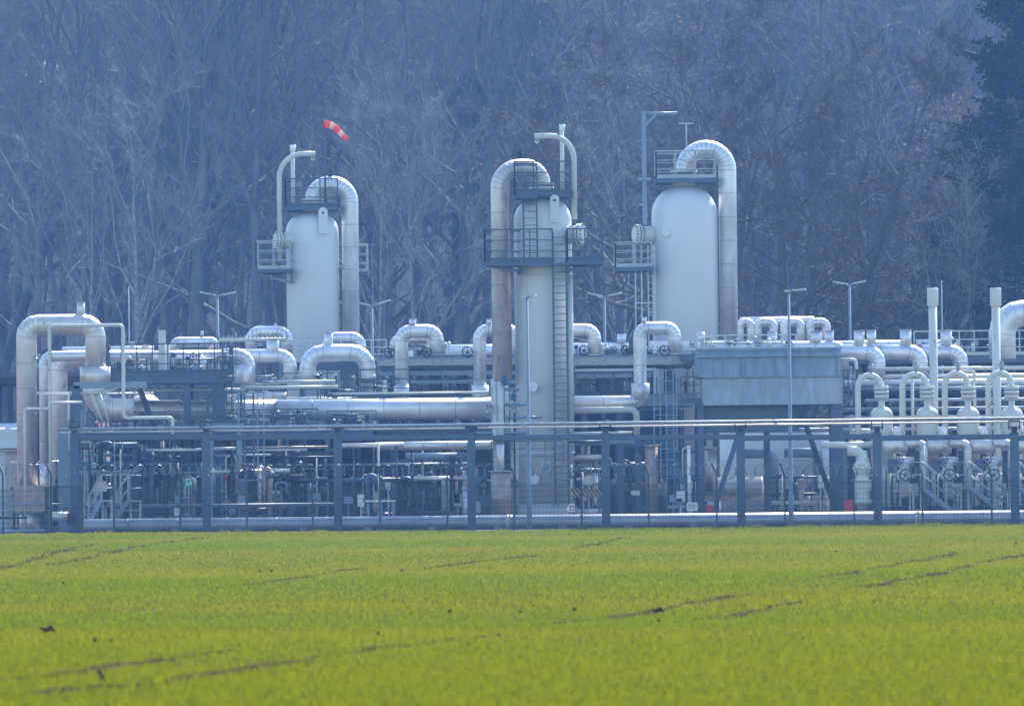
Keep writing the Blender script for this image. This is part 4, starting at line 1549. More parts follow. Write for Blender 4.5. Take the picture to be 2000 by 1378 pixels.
# cream inverted U pipes and their vessels
CU = [(1678, 1721, 728, 'first'), (1765, 1810, 726, 'second'), (1848, 1890, 724, 'third'), (1933, 1975, 723, 'fourth')]
src = None
for i, (xl, xr, yt, nm) in enumerate(CU):
    Y = 233
    lab = '%s cream inverted U pipe with a flanged dome vessel, counted from the trough' % nm
    x = P(xl, 800, Y).x
    t = thing('dome_vessel', lab, 'vessel', (x, Y, 0), 'cream dome vessels under inverted U pipes')
    r = 5.8 / S(Y)
    w = plumb([(xl, 1000, 0), (xl, yt + 5, 0), (xr, yt + 5, 0), (xr, yt + 35, 0)], Y)
    w[0].z = 1.0
    q = fillet(w, (w[2].x - w[1].x) / 2, 8)
    MB().tube(q, r, 16).build('inverted_u_pipe', M['cream'], t)
    X2 = w[2].x
    zf = P(xr, 754, Y).z
    mb = MB()
    for dz, rr in ((0, 14.5), (-0.17, 14.5), (-0.34, 14.0)):
        mb.tube([(X2, Y, zf + dz - 0.13), (X2, Y, zf + dz)], rr / S(Y), 22)
    for k in range(12):
        a = 2 * PI * k / 12
        mb.tube([(X2 + math.cos(a) * 0.245, Y + math.sin(a) * 0.245, zf - 0.52), (X2 + math.cos(a) * 0.245, Y + math.sin(a) * 0.245, zf + 0.06)], 0.018, 5)
    mb.build('flange', M['cream'], t)
    mb = MB()
    zs = P(xr, 810, Y).z
    zt = P(xr, 793, Y).z
    rv = 22 / S(Y)
    pr = [(rv, P(xr, 905, Y).z), (rv, zs)] + [(rv * math.cos(a), zs + (zt - zs) * math.sin(a)) for a in (0.2, 0.45, 0.7, 0.92, 1.1, 1.26)] + [(6.2 / S(Y), zt + 0.02), (6.2 / S(Y), zf - 0.45)]
    mb.lathe((X2, Y, 0), pr, 30)
    mb.build('shell', M['cream'], t)
    mb = MB()
    mb.tube([(X2, Y, 0.0), (X2, Y, 1.5), (X2, Y, P(xr, 905, Y).z)], [0.3, 0.3, 0.42], 16)
    mb.build('lower_leg', M['cream'], t)
    mb = MB()
    p = P(xr + 30, 845, Y)
    mb.tube([(X2 + 0.3, Y, p.z - 0.1), (p.x, Y - 0.3, p.z + 0.05)], 0.09, 10)
    mb.lathe((p.x, Y - 0.3, p.z - 0.15), [(0.1, 0), (0.17, 0.1), (0.17, 0.3), (0.08, 0.42)], 12)
    mb.wheel((p.x + 0.03, Y - 0.55, p.z - 0.1), 0.12)
    mb.build('side_valve', M['white'], t)
    mb = MB()
    mb.tube([(X2 - 0.45, Y - .2, 3.75), (X2 - 0.45, Y - 0.2, 3.95)], 0.02, 5)
    p = P((xl + xr) / 2 + 2, yt - 6, Y)
    mb.tube([(p.x, Y, p.z - 0.15), (p.x, Y, p.z + 0.25)], 0.07, 8)
    mb.box((p.x, Y, p.z + 0.1), (0.22, 0.16, 0.1))
    mb.build('vent_valve', M['galv'], t)
    # valve station below
    x2 = 1722 + i * 86 + 48
    Y2 = 231.5
    t = thing('valve_station', '%s valve station from the left, below the cream vessels, with handwheels and control box' % nm, 'valve station', (P(x2, 950, Y2).x, Y2, 0), 'valve stations under the cream vessels')
    pipe('header_pipe', '', [(x2 - 46, 870), (x2 + 2, 870)], Y2, 16, 'cladw', parent=t)
    pipe('header_elbow', '', [(x2 - 2, 866), (x2 + 34, 866), (x2 + 34, 1004)], Y2 - 0.2, 8.5 if i < 3 else 8.5, 'cladw', parent=t, br=1.3)
    pipe('cross_pipe', '', [(x2 - 22, 901), (x2 + 16, 901)], Y2 + 0.3, 9.5, 'clad', parent=t)
    mb = MB()
    a = P(x2 + 24, 945, Y2 + 0.5)
    z1_ = P(x2, 880, Y2).z
    mb.hsec((a.x, Y2 + 0.5, 0), (a.x, Y2 + 0.5, z1_), 0.28, 0.28)
    mb.build('support_column', M['steel'], t)
    mb = MB()
    p = P(x2 - 28, 905, Y2 - 0.2)
    mb.box((p.x, Y2, p.z - 0.1), (0.3, 0.3, 0.55))
    mb.wheel((p.x + 0.3, Y2 - 0.3, p.z + 0.15), 0.15)
    mb.build('actuator', M['steel'], t)
    mb = MB()
    p = P(x2 - 2, 927, Y2 - 0.4)
    mb.wheel((p.x, Y2 - 0.6, p.z), 0.23)
    mb.build('handwheel', M['steeld'], t)
    mb = MB()
    mb.tube([(p.x, Y2 - 0.1, p.z), (p.x, Y2 + 0.5, p.z)], 0.3, 18)
    mb.tube([(p.x, Y2, p.z - 0.9), (p.x, Y2, p.z + 0.5)], 0.2, 14)
    mb.build('valve_body', M['cream'], t)
    mb = MB()
    p = P(x2 + 2, 956, Y2 - 0.9)
    mb.box((p.x + 0.05, Y2 - 0.9, p.z), (0.75, 0.22, 0.5))
    mb.box((p.x + 0.12, Y2 - 1.02, p.z + 0.03), (0.2, 0.03, 0.34), mi=1)
    mb.box((p.x + 0.1, Y2 - 0.9, (p.z - 0.25) / 2), (0.07, 0.07, p.z - 0.25), mi=1)
    mb.build('control_box', [M['beige'], M['cream']], t)
    mb = MB()
    p = P(x2 - 36, 985, Y2 + 0.2)
    mb.box((p.x + 0.3, Y2 + 0.6, 0.35), (1.4, 0.8, 0.7))
    for k in range(5):
        xx = p.x - 0.3 + k * 0.24
        mb.tube([(xx, Y2 + 0.1, 0.2), (xx, Y2 + 0.1, 1.9 + 0.2 * (k % 2))], 0.035, 6)
    mb.build('pipe_bundle', M['steel'], t)
pipe('cream_header', 'cream header with a down turned end left of the valve stations', [(1602, 869), (1716, 869)], 231.8, 6.5, 'cream', seams=False)
t = thing('valve_tower', 'stacked cream flanged valve tower between trough leg and first valve station', 'valve', (GX(1684, 231), 231, 0))
mb = MB()
x = P(1684, 940, 231).x
mb.lathe((x, 231, 0), [(0.2, 0), (0.2, 0.75), (0.36, 0.76), (0.36, 0.95), (0.3, 1.0), (0.36, 1.35), (0.36, 1.7), (0.26, 1.75), (0.26, 2.0), (0.34, 2.05), (0.34, 2.35), (0.22, 2.5), (0.2, 2.9)], 22)
mb.build('valve_body', M['cream'], t)
mb = pipe_mb(plumb([(1690, 905), (1678, 880), (1655, 868)], 231), 0.2, seams=False)
mb.build('elbow', MM('cream'), t)
mb = MB()
for z in (0.86, 1.72, 2.2):
    mb.tube([(x, 231, z - 0.03), (x, 231, z + 0.03)], 0.41, 22)
mb.build('flange', M['cream'], t)
mb = MB()
mb.wheel((x + 0.5, 230.7, 1.2), 0.2)
mb.build('handwheel', M['steeld'], t)
pipe('cream_pipe', 'cream pipe with a T shape standing between trough leg and first cream U pipe', [(1662, 872), (1662, 842), (1690, 842), (1700, 842)], 236, 5, 'cream', seams=False)
pipe('cream_pipe', 'small cream hooked pipe at the corner of the trough', [(1640, 702), (1672, 702), (1672, 850)], 235.5, 3.5, 'cream', seams=False, br=2.4)
pipe('cream_pipe', 'slim cream pipe rising between second and third U pipes', [(1783, 850), (1783, 741)], 236, 3.2, 'cream', seams=False)
pipe('cream_pipe', 'slim cream hooked pipe between the third and fourth U pipes', [(1860, 724), (1903, 719), (1903, 850)], 236, 3.2, 'cream', seams=False)
pipe('steel_pipe', 'slim vertical pale pipe left of the trough leg stairs at right', [(1803, 870), (1803, 1004)], 230, 3.2, 'raill', seams=False)

# ------------------------------------------------------------------ trough of sheet steel on braced legs
YT = 234.5
t = thing('sheet_metal_trough', 'wide blue grey sheet metal trough on braced steel legs, right of centre', 'trough', (GX(1500, YT), YT, 0))
a, b = P(1362, 680, YT), P(1642, 680, YT)
z0, z1, z2 = P(1500, 680, YT).z, P(1500, 736, YT).z, P(1500, 790, YT).z
mb = MB()
mb.box(((a.x + b.x) / 2, YT + 2, (z0 + z1) / 2), (b.x - a.x, 4, z0 - z1))
mb.box(((a.x + b.x) / 2, YT - 0.08, z0 - 0.30), (b.x - a.x + 0.16, 0.24, 0.07))
for k in range(14):
    xx = a.x + (b.x - a.x) * (k + 0.5) / 14
    mb.box((xx, YT - 0.006, z1 + 0.35), (0.02, 0.018, 0.6))
mb.box(((a.x + b.x) / 2, YT - 0.02, z0 - 0.02), (b.x - a.x + 0.1, 0.12, 0.09))
for px in (1366, 1452, 1545, 1638):
    mb.box((P(px, 710, YT).x, YT - 0.04, (z0 + z1) / 2 - 0.15), (0.09, 0.07, z0 - z1 - 0.36))
for k in range(56):
    xx = a.x + 0.1 + (b.x - a.x - 0.2) * k / 55
    mb.box((xx, YT - 0.015, z0 - 0.15), (0.03, 0.025, 0.03))
mb.build('upper_panel', M['panel'], t)
mb = MB()
a2, b2 = P(1375, 760, YT), P(1645, 760, YT)
mb.box(((a2.x + b2.x) / 2, YT + 0.2, (z1 + z2) / 2), (b2.x - a2.x, 0.06, z1 - z2 - 0.01))
for px in (1375, 1452, 1545, 1645):
    mb.box((P(px, 760, YT).x, YT + 0.16, (z1 + z2) / 2), (0.04, 0.03, z1 - z2 - 0.03))
mb.build('lower_panel', M['galvp'], t)
mb = MB()
z3 = P(1500, 843, YT).z
a3, b3 = P(1372, 800, YT + 1), P(1560, 800, YT + 1)
mb.box(((a3.x + b3.x) / 2, YT + 2.6, (z2 + z3) / 2), (b3.x - a3.x, 3.2, z2 - z3))
mb.build('recess_box', M['steel'], t)  # solid box put in where the dark recess below the panels is
mb = MB()
mb.box(((a2.x + b2.x) / 2, YT + 2.1, z2 + 0.25), (b2.x - a2.x - 0.2, 3.6, 0.2))
mb.build('floor_frame', M['steeld'], t)
for (px, hw, yy) in ((1370, 6, 0.6), (1637, 11, 0.6), (1370, 6, 3.5), (1637, 8, 3.5)):
    mb = MB()
    x = P(px, 900, YT).x
    mb.hsec((x, YT + yy, 0), (x, YT + yy, z2 + 0.1), 2 * hw / S(YT), 0.3)
    mb.build('leg', M['steel'], t)
for p0, p1 in (((1560, 790), (1634, 1000)), ((1440, 855), (1400, 980))):
    mb = MB()
    u, v = P(*p0, YT + 0.3), P(*p1, YT + 0.3)
    mb.hsec(u, v, 0.2, 0.22)
    mb.build('brace', M['steeld'] if p0[0] > 1500 else M['steel'], t)
rails_z = P(1350, 790, YT).z
mb = MB()
p = P(1350, 784, YT)
mb.box((p.x, YT + 0.8, p.z), (0.9, 1.4, 0.06))
mb.build('side_platform', M['steel'], t)
railing([(p.x - 0.4, YT + 0.15, p.z), (p.x + 0.4, YT + 0.15, p.z)], 1.0, 0.3, 'rail', t)
p = P(1662, 778, YT)
mb = MB()
mb.box((p.x, YT + 0.8, p.z), (0.6, 1.4, 0.06))
mb.build('side_platform', M['steel'], t)
railing([(p.x - 0.28, YT + 0.15, p.z), (p.x + 0.28, YT + 0.15, p.z), (p.x + 0.28, YT + 1.4, p.z)], 1.15, 0.2, 'rail', t)

# steel trestle between middle tower and trough
t = thing('steel_trestle', 'blue steel trestle with crossed braces between the middle tower and the trough', 'trestle', (GX(1250, 236), 236, 0))
zt = P(1250, 786, 236).z - 0.5
for (px, hw, y0) in ((1212, 7, 870), (1247, 6.5, 870), (1310, 6, 790)):
    mb = MB()
    x = P(px, 900, 236).x
    mb.hsec((x, 236, 0), (x, 236, P(px, y0, 236).z), 2 * hw / S(236), 0.26)
    mb.build('column', M['steel'], t)
for p0, p1, mk in (((1247, 872), (1292, 945), 'steeld'), ((1265, 860), (1300, 940), 'steel'), ((1437, 700), (1462, 700), 'steel')):
    if p0[1] == p1[1]:
        continue
    mb = MB()
    mb.hsec(P(*p0, 235.9), P(*p1, 235.9), 0.16, 0.16)
    mb.build('brace', M[mk], t)
mb = MB()
a, b = P(1204, 868, 236), P(1320, 868, 236)
mb.box(((a.x + b.x) / 2, 236, a.z), (b.x - a.x, 0.2, 0.22))
mb.build('cross_beam', M['steel'], t)
t = thing('caged_ladder', 'tall thin caged ladder in front of the trestle, left of the trough', 'ladder', (GX(1300, 235), 235, 0))
mb = MB()
for px in (1278, 1290, 1302, 1316, 1322):
    x = P(px, 850, 235).x
    mb.bar((x, 235, 0 if px in (1302, 1316) else 1.6), (x, 235, P(px, 722, 235).z), 0.05)
for yy in range(722, 985, 22):
    z = P(1300, yy, 235).z
    mb.bar((P(1278, 850, 235).x, 235.04, z), (P(1322, 850, 235).x, 235.04, z), 0.03)
mb.build('cage', M['steell'], t)

# pale wall / tank behind right bays and its pipes
t = thing('storage_tank', 'large pale round storage tank standing behind the braced trough legs', 'tank', (GX(1510, 258), 258, 0))
x = P(1512, 900, 262).x
zt = P(1500, 842, 258).z
mb = MB()
mb.lathe((x, 260, 0), [(2.75, 0), (2.75, zt), (2.6, zt + 0.15), (2.5, zt + 0.16)], 48)
mb.build('shell', M['tank'], t)
MB().lathe((x, 260, 0), [(2.6, zt + 0.165), (0.02, zt + 0.5)], 48).build('roof', M['steel'], t)
mb = MB()
for z in (1.3, 2.6):
    mb.tube([(x, 260, z - 0.02), (x, 260, z + 0.02)], 2.765, 48)
mb.build('weld_band', M['paint'], t)
pipe('insulated_pipe', 'grey pipe bending down in front of the pale tank, left one', [(1440, 886), (1511, 886), (1511, 992)], 246, 9.5, 'steell', br=1.6)
pipe('insulated_pipe', 'grey pipe bending down in front of the pale tank, right one', [(1532, 884), (1598, 884), (1598, 985)], 248, 9.5, 'steell', br=1.6)
t = thing('horizontal_drum', 'long dark horizontal drum with a bright top under the trough', 'drum', (GX(1340, 240), 240, 0))
a, b = P(1300, 955, 240), P(1488, 955, 240)
z = (a.z + b.z) / 2
rr = 23 / S(240)
mb = MB()
mb.lathe((a.x, 240, z), [(0.05, -0.2), (rr * .6, -0.12), (rr, 0.05), (rr, b.x - a.x - 0.05), (rr * 1.04, b.x - a.x - 0.04), (rr * 1.04, b.x - a.x), (rr * .9, b.x - a.x + 0.03), (0.05, b.x - a.x + 0.08)], 30, 'X')
mb.build('shell', M['cladw'], t)
for k in (0.2, 0.8):
    mb = MB()
    mb.box((a.x + (b.x - a.x) * k, 240, z / 2 - rr / 2 + 0.05), (0.25, 0.7, z - rr + 0.15))
    mb.build('saddle', M['concrete'], t)
pipe('insulated_pipe', 'brownish horizontal pipe low down between middle tower and trestle', [(1190, 950), (1295, 950)], 241, 14, 'copper')
pipe('insulated_pipe', 'pale grey pipe below the gantry beam right of the middle tower', [(1122, 862), (1222, 862), (1240, 862)], 235, 8, 'steell')
pipe('insulated_pipe', 'pale pipe below the gantry beam left of the middle tower', [(733, 871), (968, 871)], 236, 8.5, 'cladw')
stair('dim steel stairs climbing right in front of the pale tank', 1555, 1605, 985, 925, 250, 8, 0.8)

# ------------------------------------------------------------------ valve stack and bottom equipment at the middle tower
t = thing('valve_stack', 'tangled stack of valves and instrument pipes on the left flank of the middle tower', 'valve stack', (GX(980, 234), 234, 0))
mb = MB()
for px, y0, y1, r in ((968, 745, 1000, 5), (978, 745, 905, 6.5), (990, 752, 850, 4), (1000, 760, 1000, 3.2), (1010, 850, 1000, 3), (962, 740, 860, 3)):
    vcyl(mb, px, y0, min(y1, 1016), 234 + R.uniform(-.6, .6), r, 12)
mb.build('riser', M['cream'], t)
for k, (px, py, r) in enumerate(((955, 798, 11), (985, 742, 9), (1003, 800, 9), (1002, 775, 8), (975, 855, 8), (1005, 945, 10), (1010, 980, 8))):
    mb = MB()
    q = P(px, py, 233.3)
    rv_ = 0.5 * r / S(234)
    mb.lathe((q.x, 233.3, q.z - rv_ * 1.6), [(rv_ * 1.3, 0), (rv_ * 1.3, 0.04), (rv_ * 0.8, 0.06), (rv_, rv_ * 1.2), (rv_ * 0.8, rv_ * 2.6), (rv_ * 1.3, rv_ * 2.8), (rv_ * 1.3, rv_ * 3.2)], 14)
    mb.tube([(q.x, 233.3, q.z), (q.x, 233.05 - rv_, q.z)], 0.03, 6)
    mb.wheel((q.x, 233.0 - rv_, q.z), r / S(234) * 0.8)
    mb.build('valve', M['steel'] if k % 2 else M['galv'], t)
mb = MB()
for yy, x0, x1 in ((760, 960, 1015), (790, 955, 1030), (815, 950, 1060), (845, 930, 1030), (748, 965, 1010)):
    q = P((x0 + x1) / 2, yy, 233.5)
    mb.tube([(P(x0, yy, 233.5).x, 233.6, q.z), (P(x1, yy, 233.5).x, 233.6, q.z)], 0.06, 8)
mb.build('cross_pipe', M['steell'], t)
p = P(980, 856, 232.5)
mb = MB()
mb.box((p.x + 0.3, 232.8, p.z), (3.6, 1.5, 0.08))
mb.build('small_deck', M['steeld'], t)
for px in (899, 906):
    pass
t = thing('insulated_drum', 'upright browned insulated drum left of the foot of the middle tower', 'drum', (GX(978, 231), 231, 0))
x = P(978, 960, 231).x
zt = P(978, 920, 231).z
mb = MB()
rr = 19.5 / S(231)
mb.lathe((x, 231, 0.12), [(rr, 0), (rr, zt * .45), (rr * 1.03, zt * .455), (rr * 1.03, zt * .48), (rr, zt * .485), (rr, zt - 0.15), (rr * 0.9, zt - 0.12)], 30)
mb.build('shell', M['copper'], t)
mb = MB()
mb.tube([(x, 231, zt - 0.02), (x, 231, zt + 0.03)], rr * 1.25, 30)
mb.build('lid', M['raill'], t)
mb = MB()
mb.tube([(x, 231, zt), (x, 231, P(978, 868, 231).z)], 7.5 / S(231), 16)
mb.build('top_pipe', M['cladw'], t)
mb = MB()
mb.box((x, 231, 0.06), (1.0, 1.0, 0.12))
mb.build('plinth', M['concrete'], t)

for i, (px, w_, y0, y1, mk, lab) in enumerate((
        (911, 17, 950, 1004, 'clad', 'shiny upright metal cylinder just left of the fourth gantry column'), (907, 8, 918, 950, 'white', 'thin bright upright pipe above the shiny metal cylinder'),
        (865, 11, 928, 985, 'cream', 'pale upright pipe, left of the close pair by the fourth gantry column'), (878, 8, 930, 985, 'cream', 'pale upright pipe, right of the close pair by the fourth gantry column'), (886, 8, 928, 1002, 'copper', 'brown upright pipe touching the close pale pair'),
        (733, 11, 930, 976, 'cladw', 'left warm upright pipe above the bright bench'), (757, 8, 930, 976, 'cladw', 'right warm upright pipe above the bright bench'),
        (347, 12, 957, 1012, 'beige', 'beige upright duct left of the green sign'), (334, 9, 978, 994, 'beige', 'small beige box at the foot of the beige duct'),
        (587, 18, 945, 990, 'beige', 'beige upright cabinet left of the third gantry column'),
        (445, 12, 976, 1012, 'cream', 'pale striped upright pipe between the second column and the tall ladder'), (423, 8, 960, 1012, 'copper', 'rust red thin upright pipe right of the second gantry column'),
        (379, 9, 965, 1012, 'copper', 'dull red upright pipe left of the second gantry column'), (1272, 26, 868, 990, 'copper', 'tall brown insulated column between trestle and drum'),
        (1387, 24, 872, 960, 'cladw', 'tall warm grey clad cylinder behind the first trough leg'), (1345, 7, 870, 1000, 'white', 'thin bright pipe beside the brown insulated column'))):
    Y = 233 + (i % 5) * 0.9
    t_ = P(px, y0, Y)
    b_ = P(px, y1, Y)
    mb = MB()
    if mk == 'beige':
        mb.box((t_.x, Y, (t_.z + b_.z) / 2), (w_ / S(Y), 0.3, t_.z - b_.z))
        mb.box((t_.x, Y - 0.16, (t_.z + b_.z) / 2), (w_ / S(Y) * .75, 0.03, (t_.z - b_.z) * .8))
        mb.box((t_.x, Y, b_.z / 2), (0.08, 0.08, max(0.05, b_.z)))
    else:
        mb.tube([(t_.x, Y, min(b_.z, 0.0 if y1 > 970 else b_.z)), (t_.x, Y, t_.z)], w_ / 2 / S(Y), 18)
        mb.tube([(t_.x, Y, t_.z - 0.1), (t_.x, Y, t_.z)], w_ / 2 / S(Y) * 1.12, 18)
    tag(mb.build('upright_pipe' if mk != 'beige' else 'cabinet', M[mk]), lab, 'pipe' if mk != 'beige' else 'cabinet')

# small horizontal drums between columns 2 and 3
for i, (x0, x1, yy, r, mk, lab) in enumerate(((522, 566, 919, 4.5, 'clad', 'short bright pipe above the small hopper'), (522, 590, 928, 2, 'copper', 'thin red pipe above the small hopper'), (527, 565, 940, 4.5, 'clad', 'second short bright pipe resting on the hopper rim'), (530, 566, 963, 6, 'clad', 'bright short drum hanging below the hopper rim'),
                                              (262, 330, 906, 5, 'steel', 'dark pipe under the beam between first and second gantry columns'), (162, 200, 922, 3.4, 'white', 'short white lit pipe right of the first gantry column'), (215, 262, 927, 4, 'clad', 'short clad pipe over the second stair flight'), (282, 450, 924, 3, 'steell', 'grey pipe with a down bend behind the green sign'),
                                              (285, 392, 879, 3, 'cream', 'pale slim pipe below the gantry beam, left of second column'), (410, 460, 876, 3, 'cream', 'pale slim pipe below the gantry beam, right of second column'), (480, 640, 874, 2.6, 'copper', 'brown slim pipe sloping below the beam left of third column'), (500, 600, 879, 2, 'white', 'thin white lit pipe just under the brown slim pipe'), (690, 735, 869, 2.4, 'copper', 'brown short pipe below the beam right of third column'))):
    pipe('short_pipe', lab, [(x0, yy), (x1, yy)], 233.5 + (i % 4) * 0.7, r, mk, seams=False, n=14)
mb = MB()
p = P(560, 948, 236)
mb.lathe((p.x, 236, p.z - 0.55), [(0.05, 0), (0.1, 0.02), (0.75, 0.45), (0.8, 0.5), (0.05, 0.55)], 4, smooth=False)
for sx in (-0.6, 0.6):
    mb.box((p.x + sx, 236, (p.z - 0.1) / 2), (0.08, 0.08, p.z - 0.1))
tag(mb.build('hopper', M['steeld']), 'dark four sided hopper on legs between second and third gantry columns', 'hopper')
t = thing('work_bench', 'bench with a bright top standing behind the fence right of the third gantry column', 'bench', (GX(744, 229), 229, 0))
z = P(744, 978, 229).z
x0, x1 = P(714, 978, 229).x, P(773, 978, 229).x
MB().box(((x0 + x1) / 2, 229, z), (x1 - x0, 0.7, 0.05)).build('bench_top', M['white'], t)
for k in (0.08, 0.52, 0.92):
    MB().box((x0 + (x1 - x0) * k, 229, z / 2 - 0.02), (0.1, 0.5, z - 0.05)).build('leg', M['steell'], t)

# signs, barrier, boxes
def sign(name, label, cat, px, py, wpx, hpx, Y, mats, post=True, marks=()):
    q = P(px, py, Y)
    t = thing(name, label, cat, (q.x, Y, 0 if post else q.z - hpx / S(Y) / 2))
    w_, h_ = wpx / S(Y), hpx / S(Y)
    MB().box((q.x, Y, q.z), (w_, 0.03, h_)).build('panel', M[mats], t)
    for (mx, mz, mw, mh, mm) in marks:
        MB().box((q.x + mx * w_, Y - 0.02, q.z + mz * h_), (mw * w_, 0.008, mh * h_)).build('mark', M[mm], t)
    if post:
        MB().box((q.x, Y + 0.05, (q.z + h_ / 2) / 2), (0.05, 0.05, q.z + h_ / 2)).build('post', M['galv'], t)
    return t


sign('escape_sign', 'small green escape route sign with white marks left of the second gantry column', 'sign', 368, 944, 16, 14, 230, 'green', marks=((-0.2, 0.1, 0.12, 0.5, 'white'), (-0.1, -0.15, 0.25, 0.12, 'white'), (0.25, 0.0, 0.3, 0.14, 'white'), (0.25, 0.2, 0.12, 0.3, 'white')))
sign('notice_board', 'white notice board low behind the fence left of the first trough leg', 'sign', 1352, 989, 22, 17, 229, 'white', marks=((0, 0.25, 0.7, 0.08, 'steell'), (0, 0.0, 0.7, 0.06, 'steell'), (0, -0.2, 0.6, 0.06, 'steell')))
sign('name_plate', 'small white plate fixed on the trestle column', 'sign', 1241, 962, 17, 9, 235.7, 'white', post=False)
sign('warning_sign', 'small white warning sign with a red ring at the foot of the middle tower', 'sign', 1117, 991, 12, 16, 229, 'white', marks=((0, 0.2, 0.7, 0.12, 'red'), (0, -0.25, 0.7, 0.12, 'red'), (-0.3, 0, 0.12, 0.5, 'red'), (0.3, 0, 0.12, 0.5, 'red')))
for px, y0, wpx, hpx, lab in ((1386, 994, 15, 13, 'small red box on the ground beside the first trough leg'), (1658, 989, 19, 22, 'larger bright red box on the ground right of the wide trough leg')):
    Y = 229.5
    q = P(px, y0, Y)
    h_ = q.z + hpx / 2 / S(Y)
    mb = MB()
    mb.box((q.x, Y, h_ / 2), (wpx / S(Y), 0.3, h_))
    mb.box((q.x, Y, h_ + 0.02), (wpx / S(Y) + 0.05, 0.35, 0.04))
    tag(mb.build('red_box', M['red']), lab, 'box')
t = thing('striped_barrier', 'black and yellow striped barrier board between middle tower and fifth gantry column', 'barrier', (GX(1147, 231), 231, 0))
a, b = P(1116, 962, 231), P(1178, 955, 231)
mb = MB()
n = 16
hh = 0.34
for i in range(n):
    for s_ in range(1):
        x0 = a.x + (b.x - a.x) * i / n
        x1 = a.x + (b.x - a.x) * (i + 1) / n
        k = len(mb.v)
        za, zb = a.z - hh / 2, a.z + hh / 2
        sl_ = 0.12
        for yy in (231, 231.05):
            mb.v += [(x0 + sl_, yy, za), (x1 + sl_, yy, za), (x1 - sl_, yy, zb), (x0 - sl_, yy, zb)]
        for f_ in ((0, 1, 2, 3), (7, 6, 5, 4), (3, 2, 6, 7), (1, 0, 4, 5)):
            mb.face([k + q for q in f_], False, i % 2)
mb.build('board', [M['yellow'], M['black']], t)
for k in (0.1, 0.9):
    MB().box((a.x + (b.x - a.x) * k, 231.1, (a.z + .2) / 2), (0.07, 0.07, a.z + .2)).build('post', M['steel'], t)

# ------------------------------------------------------------------ dense manifolds filling the bays, dark boxes added behind them
def manifold(label, x0, x1, Y, seed, ytop=868, n=None, tone='mix', group='pipe manifolds inside the bays', deck=None):
    r_ = random.Random(seed)
    a, b = P(x0, 950, Y).x, P(x1, 950, Y).x
    W_ = b - a
    ztop = P((x0 + x1) / 2, ytop, Y).z
    t = thing('pipe_manifold', label, 'pipe manifold', ((a + b) / 2, Y, 0), group)
    MB().box(((a + b) / 2, Y + 0.5, 0.09), (W_, 1.7, 0.18)).build('skid_base', M['steel'], t)
    zs = sorted([ztop * r_.uniform(0.85, 1.0), ztop * r_.uniform(0.55, 0.75), r_.uniform(0.5, 0.9)])
    for z in zs:
        rr = r_.choice((0.05, 0.07, 0.1, 0.14))
        mk = r_.choice(('steel', 'steeld', 'steell', 'rail', 'cladw'))
        MB().tube([(a, Y + r_.uniform(0, .6), z), (b, Y + r_.uniform(0, .6), z)], rr, 10).build('header', M[mk], t)
    n = n or max(3, int(W_ / 0.18))
    for i in range(n):
        x = a + W_ * (i + r_.uniform(0.2, 0.8)) / n
        y = Y + r_.uniform(-0.3, 1.2)
        zz = r_.choice(zs[1:]) + r_.uniform(-0.1, 0.25)
        rr = r_.choice((0.025, 0.03, 0.04, 0.05, 0.08, 0.11))
        mk = r_.choice(('steel', 'steel', 'steeld', 'steell', 'steeld', 'rail', 'cream', 'rail', 'copper' if r_.random() < .5 else 'steeld', 'cladw'))
        mb = MB()
        if r_.random() < 0.35:
            dx = r_.choice((-1, 1)) * r_.uniform(0.2, 0.6)
            mb.tube(fillet([Vector((x, y, 0.15)), Vector((x, y, zz)), Vector((x + dx, y, zz)), Vector((x + dx, y, zz - r_.uniform(0.3, 1)))], 0.12, 4), rr, 8)
        else:
            mb.tube([(x, y, 0.15), (x, y, zz)], rr, 8)
        for k in range(r_.randint(1, 3)):
            zf = r_.uniform(0.3, zz)
            mb.tube([(x, y, zf - 0.03), (x, y, zf + 0.03)], rr * 1.8 + 0.01, 10)
        mb.build('riser', M[mk], t)
        if r_.random() < 0.4:
            zv = r_.uniform(0.5, max(0.7, zz - 0.2))
            mb = MB()
            mb.lathe((x, y, zv - 0.12), [(rr, 0), (rr + 0.06, 0.04), (rr + 0.07, 0.12), (rr + 0.06, 0.2), (rr, 0.24)], 10)
            mb.tube([(x, y, zv), (x, y - 0.2, zv)], 0.03, 6)
            vv = mb.build('valve', M[r_.choice(('galv', 'steeld', 'cream', 'steel'))], t)
            mb = MB()
            mb.wheel((x, y - 0.22, zv), r_.uniform(0.07, 0.15))
            mb.build('handwheel', M[r_.choice(('steeld', 'steell', 'red' if r_.random() < .2 else 'steeld'))], vv)
    for k in range(r_.randint(1, 3)):
        x = a + W_ * r_.uniform(0.1, 0.9)
        z = r_.uniform(0.8, 1.9)
        mb = MB()
        mb.box((x, Y - 0.2, z), (r_.uniform(0.2, 0.4), 0.16, r_.uniform(0.25, 0.5)))
        mb.box((x, Y - 0.1, z / 2), (0.05, 0.05, z))
        mb.build('instrument_box', M[r_.choice(('steell', 'beige', 'white', 'steel'))], t)
    return t


